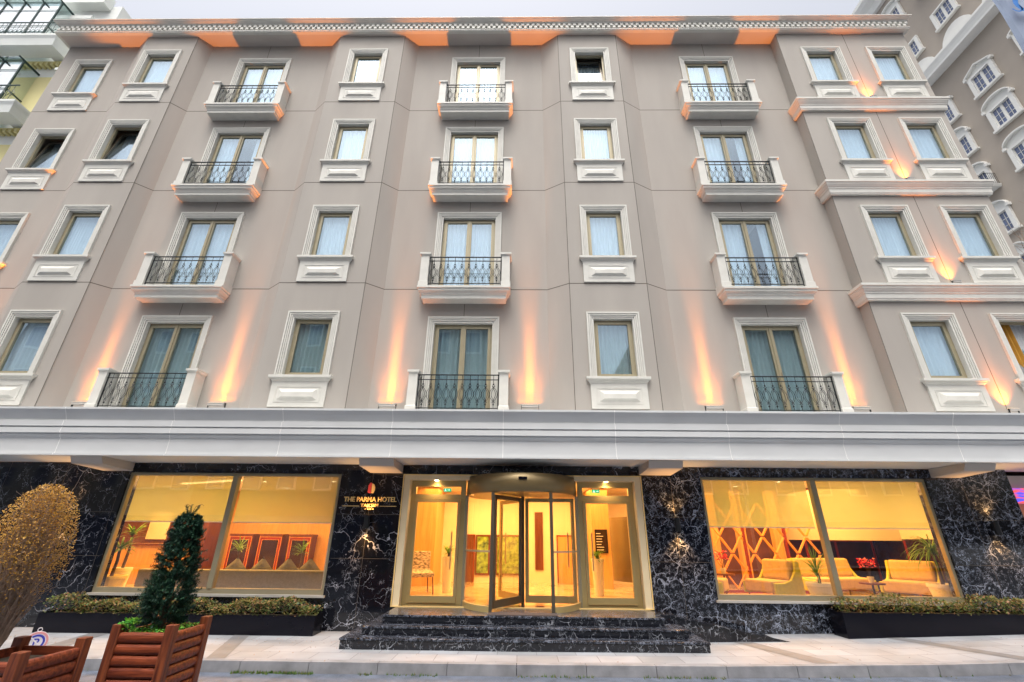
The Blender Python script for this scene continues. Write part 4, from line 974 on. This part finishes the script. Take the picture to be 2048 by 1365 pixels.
# ------------------------------------------------------------------ left neighbour
LB = thing('neighbour_building', 'white and pale yellow apartment building with glazed balconies beyond the left end of the hotel', 'building')
ly = 11.3
b = MB(); b.box(-34, -16.35, ly, 22, -1.7, 19.9); b.box(-34, -16.75, ly - .35, ly - .002, 19.6, 20.2); b.box(-34, -17.2, ly - .15, ly - .002, 18.9, 19.1); b.build('wall', M['lw_white'], LB)
b = MB(); b.box(-34, -16.36, ly - .03, ly - .003, 13.6, 15.6); b.box(-34, -16.36, ly - .03, ly - .003, 10.0, 12.2); b.build('yellow_render', M['lw_yellow'], LB)
for zz in (16.35, 12.9):
    b = MB(); b.sweep([(-34, 10.55), (-17.1, 10.55), (-17.1, ly)], [(-.5, zz), (0, zz), (.05, zz + .3), (.10, zz + .42), (.10, zz + .5), (-.5, zz + .5)]); b.build('balcony_slab', M['lw_white'], LB)
    x = -30.0; poly = [(x, zz - .10)]
    while x < -17.0: poly += [(x, zz - .28), (x + .1, zz - .28), (x + .1, zz - .14), (x + .2, zz - .14)]; x += .2
    poly.append((x, zz - .10)); b = MB().prism(poly, 11.1, 11.297)
    b.build('dentil_row', M['lw_yellow'], LB)
    # railing
    r = MB(); z0 = zz + .5; r.box(-27, -17.35, 10.56, 10.59, z0 + .82, z0 + .86); r.box(-27, -17.35, 10.56, 10.59, z0 + .06, z0 + .09); x = -27.0
    while x < -17.35:
        r.tube([(x, 10.575, z0), (x, 10.575, z0 + .84)], .009, 4)
        r.tube([(x, 10.575, z0 + .3), (x + .12, 10.575, z0 + .45), (x, 10.575, z0 + .6)], .008, 4); x += .17
    r.build('railing', M['green_steel'], LB)
    # glazed enclosure
    e = MB(); X0, X1, Z0, Z1, Y0 = -27.0, -18.05, z0 + .9, z0 + 2.35, 10.75
    nx = 12
    for i in range(nx + 1):
        x = X0 + (X1 - X0) * i / nx; e.box(x - .025, x + .025, Y0 - .025, Y0 + .025, z0, Z1); e.box(x - .02, x + .02, Y0 - .2, ly, Z1, Z1 + .04)
    for z in (Z0, Z0 + .95, Z1): e.box(X0, X1, Y0 - .03, Y0 - .026, z - .02, z + .02); e.box(X0, X1, Y0 + .026, Y0 + .03, z - .02, z + .02)
    e.box(X1 - .02, X1 + .02, Y0 + .03, ly, Z1 - .04, Z1); e.box(X1 - .02, X1 + .02, Y0 + .03, ly, Z0 - .02, Z0 + .02)
    en = e.build('glazed_enclosure', M['green_steel'], LB)
    g = MB(); g.box(X0, X1, Y0 - .004, Y0 + .004, z0 + .01, Z1 - .01); g.box(X1 - .004, X1 + .004, Y0 + .03, ly, z0 + .01, Z1 - .05); g.box(X0, X1, Y0 - .15, ly, Z1 + .042, Z1 + .05); g.build('pane', M['pane_light'], en)
q = MB()
for k, xx in enumerate((-17.0,)):
    q.box(xx, xx + .35, ly - .4, ly, 15.5, 15.62); q.box(xx + .05, xx + .35, ly - .32, ly, 15.3, 15.49); q.box(xx + .1, xx + .35, ly - .22, ly, 14.9, 15.29)
q.build('console', M['lw_white'], LB)

# ------------------------------------------------------------------ right neighbour (its front runs along the side street)
RB = thing('corner_building', 'tall brown building with white arched window hoods beyond the right end of the hotel', 'building')
S = 1.75; RX0 = 18 * S
b = MB(); b.box(RX0, RX0 + 14, 3.0, 14.75 * S, -1.5, 24.5 * S); b.build('wall', M['rb'], RB)
b = MB(); b.sweep([(RX0 + 14, 14.75 * S), (RX0, 14.75 * S), (RX0, 3.0)], [(0, 24.4 * S), (.3, 24.4 * S), (.5, 24.7 * S), (.9, 24.9 * S), (1.1, 25.1 * S), (1.1, 25.3 * S), (0, 25.3 * S)]); b.build('cornice', M['rbwhite'], RB)
b = MB(); b.sweep([(RX0 + 14, 14.75 * S), (RX0, 14.75 * S), (RX0, 3.0)], [(0, 18.25 * S), (.75, 18.25 * S), (.75, 18.35 * S), (.82, 18.5 * S), (.9, 18.62 * S), (.9, 18.72 * S), (0, 18.75 * S)]); b.build('string_course', M['rbwhite'], RB)
# local frame of a window: u along -y (to the right as seen from the street), v up, w out of the wall (-x)
def RP(u, v, w_): return (-w_, -u, v)
def rbox(mb, u0, u1, v0, v1, w0, w1): mb.box(-w1, -w0, -u1, -u0, v0, v1)
wt = MB(); rbox(wt, -.93, .93, -.88, -.74, 0, .24); rbox(wt, -.85, -.60, -.74, .84, 0, .17); rbox(wt, .60, .85, -.74, .84, 0, .17); rbox(wt, -.60, .60, .72, .84, 0, .17)
rb_tr = wt.mesh('window', M['rbwhite'])
wf = MB(); rbox(wf, -.05, .05, -.74, .72, .0, .07)
for u0, u1 in ((-.60, -.05), (.05, .60)):
    rbox(wf, u0, u0 + .04, -.74, .72, 0, .05); rbox(wf, u1 - .04, u1, -.74, .72, 0, .05); rbox(wf, (u0 + u1) / 2 - .012, (u0 + u1) / 2 + .012, -.70, .68, .01, .035)
    for v in (-.74, .68): rbox(wf, u0 + .04, u1 - .04, v, v + .04, 0, .05)
    for v in (-.25, .22): rbox(wf, u0 + .04, u1 - .04, v - .012, v + .012, .01, .035)
rb_fr = wf.mesh('window_frame', M['rbwhite'])
wp = MB(); rbox(wp, -.60, .60, -.74, .72, .002, .008); rb_pn = wp.mesh('pane', M['pane_far'])
def arch_hood(tri):
    m = MB(); base = .84; rbox(m, -.98, -.80, base, base + .2, 0, .26); rbox(m, .80, .98, base, base + .2, 0, .26); rbox(m, -.80, .80, base, base + .08, 0, .12)
    n = 2 if tri else 12; pts = []
    for i in range(n + 1):
        t_ = i / n
        if tri: pts.append((-.9 + 1.8 * t_, base + .14 + .42 * (1 - abs(2 * t_ - 1))))
        else: a = PI * (1 - t_); pts.append((.9 * math.cos(a), base + .14 + .55 * math.sin(a)))
    for (a, c), (b_, d) in zip(pts, pts[1:]):
        vs = [RP(a, c, 0), RP(b_, d, 0), RP(b_, d + .10, 0), RP(a, c + .10, 0), RP(a, c, .28), RP(b_, d, .28), RP(b_, d + .10, .28), RP(a, c + .10, .28)]
        m.add(vs, [(0, 3, 2, 1), (4, 5, 6, 7), (0, 1, 5, 4), (1, 2, 6, 5), (2, 3, 7, 6), (3, 0, 4, 7)])
    poly = [RP(u, v, .05) for u, v in pts] + [RP(.9, base + .08, .05), RP(-.9, base + .08, .05)]; m.add(poly, [tuple(range(len(poly)))])
    return m.mesh('hood', M['rbwhite'])
hoodA, hoodT = arch_hood(False), arch_hood(True)
lun = MB(); pts = [(1.3 * math.cos(PI * i / 14), 1.75 * math.sin(PI * i / 14)) for i in range(15)]
lun.add([RP(u, v, .06) for u, v in pts], [tuple(range(15))]); lun.add([RP(u, v, .06) for u, v in pts] + [RP(u, v, 0) for u, v in pts], [(i, i + 1, i + 16, i + 15) for i in range(14)])
lun_m = lun.mesh('blind_arch', M['rbwhite'])
for cyy in (15.55, 13.8, 12.07, 10.30, 8.5, 6.8, 5.0):
    for v, hood in ((23.0, 'p'), (20.55, 'n'), (18.78, 'L'), (16.42, 'T'), (14.60, 'A'), (12.72, 'A'), (10.85, 'A'), (9.0, 'A'), (7.15, 'A')):
        if cyy > 14.6: continue
        loc = (RX0, cyy * S, v * S)
        if hood == 'L': put('blind_arch', lun_m, RB, loc); continue
        W = put('window', rb_tr, RB, loc); put('window_frame', rb_fr, W); put('pane', rb_pn, W)
        if hood == 'T': put('hood', hoodT, W)
        elif hood in 'Ap': put('hood', hoodA, W)
def rb_balcony(cyy, v):
    m = MB(); m.sweep([(0, .95), (-.7, .95), (-.7, -.95), (0, -.95)], [(-.1, -.95), (.0, -.95), (.05, -.85), (.08, -.75), (-.1, -.75)]); m.box(-.7, 0, -.95, .95, -.93, -.76)
    B = m.build('balcony', M['rbwhite'], RB, loc=(RX0, cyy * S, v * S)); r = MB()
    path = [(0, .93), (-.72, .93), (-.72, -.93), (0, -.93)]
    for (a, c), (b_, d) in zip(path, path[1:]):
        n = int(math.hypot(b_ - a, d - c) / .11)
        for i in range(n + 1): x, y = a + (b_ - a) * i / n, c + (d - c) * i / n; r.tube([(x, y, -.74), (x, y, .2)], .012, 4)
        for z in (-.66, .18): r.tube([(a, c, z), (b_, d, z)], .02, 4)
    r.build('railing', M['iron'], B)
rb_balcony(13.8, 12.72); rb_balcony(12.07, 23.0)

# ------------------------------------------------------------------ bare tree at the right edge
t = thing('bare_tree', 'bare winter tree with thin twigs at the right edge', 'tree', (18.3, 11.5, -1.4))
br = MB(); tw = MB()
def grow(m, p, d, l, r, dep):
    q = p + d * l; mid = p + d * l * .5 + Vector((U(-.03, .03), U(-.03, .03), U(-.02, .02))) * l
    (tw if dep < 4 else m).tube([p, mid, q], r, 5 if dep > 3 else 3, r2=r * .7)
    if dep == 0: return
    for _ in range(3 if dep > 1 else 3):
        nd = (d + Vector((U(-.75, .75), U(-.75, .75), U(-.25, .6)))).normalized(); grow(m, q if rnd() < .7 else mid, nd, l * U(.62, .85), r * .6, dep - 1)
grow(br, Vector((0, 0, 0)), Vector((0, 0, 1)), 3.5, .14, 6)
br.build('trunk', M['bark'], t); tw.build('twigs', M['twig'], t)

# ------------------------------------------------------------------ banner at the top right
t = thing('street_banner', 'grey-blue banner with blue swirls hanging high at the top right corner', 'banner', (6.69, 4.0, 5.0))
m = MB(); n = 14
for i in range(n):
    for j_ in range(n):
        P_ = lambda a, b_: (a * 1.1 / n, .05 * math.sin(a * .9) + .02 * math.sin(b_ * .6 + a * .3), b_ * 3.4 / n)
        m.quad(P_(i, j_), P_(i + 1, j_), P_(i + 1, j_ + 1), P_(i, j_ + 1))
m.build('cloth', M['banner'], t, smooth=True)
m = MB()
def swirl(cx, cz, r, a0, a1, wd, tail=None):
    pts = [(cx + r * math.cos(a0 + (a1 - a0) * i / 16), cz + r * 1.25 * math.sin(a0 + (a1 - a0) * i / 16)) for i in range(17)]
    for (xa, za), (xb, zb) in zip(pts, pts[1:]):
        d = Vector((xb - xa, zb - za)).normalized() * wd; m.quad((xa - d.y, -.075, za + d.x), (xb - d.y, -.075, zb + d.x), (xb + d.y, -.075, zb - d.x), (xa + d.y, -.075, za - d.x))
swirl(.17, 1.78, .07, -2.8, .6, .012); swirl(.27, 1.45, .10, -2.9, .4, .016); swirl(.33, 1.85, .13, 2.2, 5.2, .035); swirl(.12, 1.30, .05, -2.5, 1, .010); swirl(.35, 1.15, .14, -3, 1, .03); swirl(.3, 2.3, .16, 1, 5, .03)
m.build('print', M['bannerblue'], t)
MB().tube([(1.12, .03, -6.7), (1.12, .03, 3.6)], .05, 10).build('pole', M['sill'], t); MB().tube([(-.02, .03, 3.42), (1.12, .03, 3.42)], .02, 8).build('arm', M['sill'], t)

# ------------------------------------------------------------------ shop past the right end of the marble
t = thing('shop_display', 'orange lit shop bay with a violet screen at the right edge below the canopy', 'shop', (11.85, 11.2, ZF))
MB().box(-1.3, 1.4, .0, .1, -.3, 2.4).build('back_panel', M['orange_wood'], t)
m_, nt_, out_ = nm('colour_screen_glow'); e_ = N(nt_, 'ShaderNodeEmission'); nz_ = N(nt_, 'ShaderNodeTexNoise'); nz_.inputs['Scale'].default_value = 7
cr_r = N(nt_, 'ShaderNodeValToRGB'); cr_r.color_ramp.elements[0].color = (.10, .12, .9, 1); cr_r.color_ramp.elements[0].position = .42; cr_r.color_ramp.elements[1].color = (1, .12, .1, 1); cr_r.color_ramp.elements[1].position = .6
L(nt_, nz_.outputs['Fac'], cr_r.inputs[0]); L(nt_, cr_r.outputs[0], e_.inputs[0]); e_.inputs[1].default_value = .7; L(nt_, e_.outputs[0], out_.inputs[0])
s = MB(); s.box(-1.1, 1.2, -.42, -.36, 2.06, 2.38); sc_ = s.build('screen', m_, t)
MB().box(-1.3, 1.4, -.36, -.002, 2.39, 2.66).build('fascia', M['cream'], t)
light('shop_light', 'AREA', t, (0, -.5, 1.55), (0, 0, 0), 25, (1, .55, .2), shape='RECTANGLE', size=2, size_y=.5)

# ------------------------------------------------------------------ buildings across the street (they stand behind the viewer and show in the panes)
opn = MB().box(-.55, .55, -.06, .06, -.8, .8).mesh('window', M['rbwhite']); opp = MB().box(-.46, .46, .062, .07, -.7, .7).mesh('pane', M['pane_far'])
for k, (x0, x1, zt, yy, mt, lab) in enumerate(((-34, -19, 13.5, -7.5, 'opp', 'grey rendered building across the street, leftmost of the row'), (-19, -6.5, 16.0, -7.0, 'opp2', 'tall brick building across the street, opposite the left bays'),
                             (-6.5, -.8, 14.0, -7.5, 'opp', 'grey rendered building across the street, opposite the entrance'), (7.5, 14.5, 12.0, -7.5, 'opp2', 'brick building across the street, opposite the right lounge'), (14.5, 24, 13.2, -7.8, 'opp', 'grey rendered building across the street, rightmost of the row'), (-.8, 7.5, 9.0, -8.5, 'opp', 'low grey building across the street, right of the entrance axis'))):
    t = thing('street_building', lab, 'building', (0, yy, 0), 0, 'buildings across the street')
    b = MB(); b.box(x0, x1, -8, 0, -1.8, zt); b.box(x0, x1 , -.3, .25, zt, zt + .3); b.build('wall', M[mt], t)
    x = x0 + 1.3
    while x < x1 - .9:
        z = 3.2
        while z < zt - 1: W = put('window', opn, t, (x, .07, z)); put('pane', opp, W); z += 3.0
        x += 2.1
    MB().box(x0 + .5, x1 - .5, .01, .08, -1.6, 1.0).build('shopfront', M['pane_far'], t)

# ------------------------------------------------------------------ camera, light, sky
p_, y_, r_ = .41189189, .01526288, .01042933
cp, sp, cy_, sy_, cr_, sr_ = math.cos(p_), math.sin(p_), math.cos(y_), math.sin(y_), math.cos(r_), math.sin(r_)
Rr = Matrix(((cr_, 0, sr_), (0, 1, 0), (-sr_, 0, cr_))) @ Matrix(((1, 0, 0), (0, cp, sp), (0, -sp, cp))) @ Matrix(((cy_, sy_, 0), (-sy_, cy_, 0), (0, 0, 1)))
right, fwd, up = Rr[0], Rr[1], Rr[2]
cam = bpy.data.cameras.new('camera'); co = bpy.data.objects.new('camera', cam); COL.objects.link(co)
mw = Matrix.Identity(4)
for i in range(3): mw[i][0] = right[i]; mw[i][1] = up[i]; mw[i][2] = -fwd[i]
co.matrix_world = mw; cam.sensor_width = 36; cam.lens = 899.78 / 2048 * 36; cam.clip_start = .05; cam.clip_end = 2000
SC.camera = co
EL, AZ = math.radians(70), math.radians(190)          # high veiled sun behind the viewer
sd = bpy.data.lights.new('sun', 'SUN'); sd.energy = .8; sd.angle = math.radians(20); sd.color = (1, .97, .93)
so_ = bpy.data.objects.new('sun', sd); COL.objects.link(so_)
dirv = Vector((math.sin(AZ) * math.cos(EL), math.cos(AZ) * math.cos(EL), math.sin(EL)))
so_.rotation_euler = dirv.to_track_quat('Z', 'Y').to_euler()
wd_ = bpy.data.worlds.new('World'); SC.world = wd_; wd_.use_nodes = True; nt = wd_.node_tree; nt.nodes.clear()
ow = nt.nodes.new('ShaderNodeOutputWorld'); bg = nt.nodes.new('ShaderNodeBackground'); sk = nt.nodes.new('ShaderNodeTexSky'); sk.sky_type = 'NISHITA'
sk.sun_disc = False; sk.sun_elevation = EL; sk.sun_rotation = AZ; sk.air_density = 1.0; sk.dust_density = 9; sk.ozone_density = .6
hs = nt.nodes.new('ShaderNodeHueSaturation'); hs.inputs['Saturation'].default_value = .42
L(nt, sk.outputs[0], hs.inputs['Color']); L(nt, hs.outputs[0], bg.inputs[0]); bg.inputs[1].default_value = .15; L(nt, bg.outputs[0], ow.inputs[0])
SC.view_settings.view_transform = 'Standard'; SC.view_settings.look = 'None'; SC.view_settings.exposure = 0.88; SC.view_settings.gamma = 1
SC.cycles.use_denoising = True
SC.cycles.max_bounces = 8; SC.cycles.transparent_max_bounces = 16; SC.cycles.diffuse_bounces = 4; SC.cycles.sample_clamp_indirect = 6
# lift the whole place so that the pavement lies at z = 0
for o in list(SC.objects):
    if o.parent is None: o.location.z += HGT
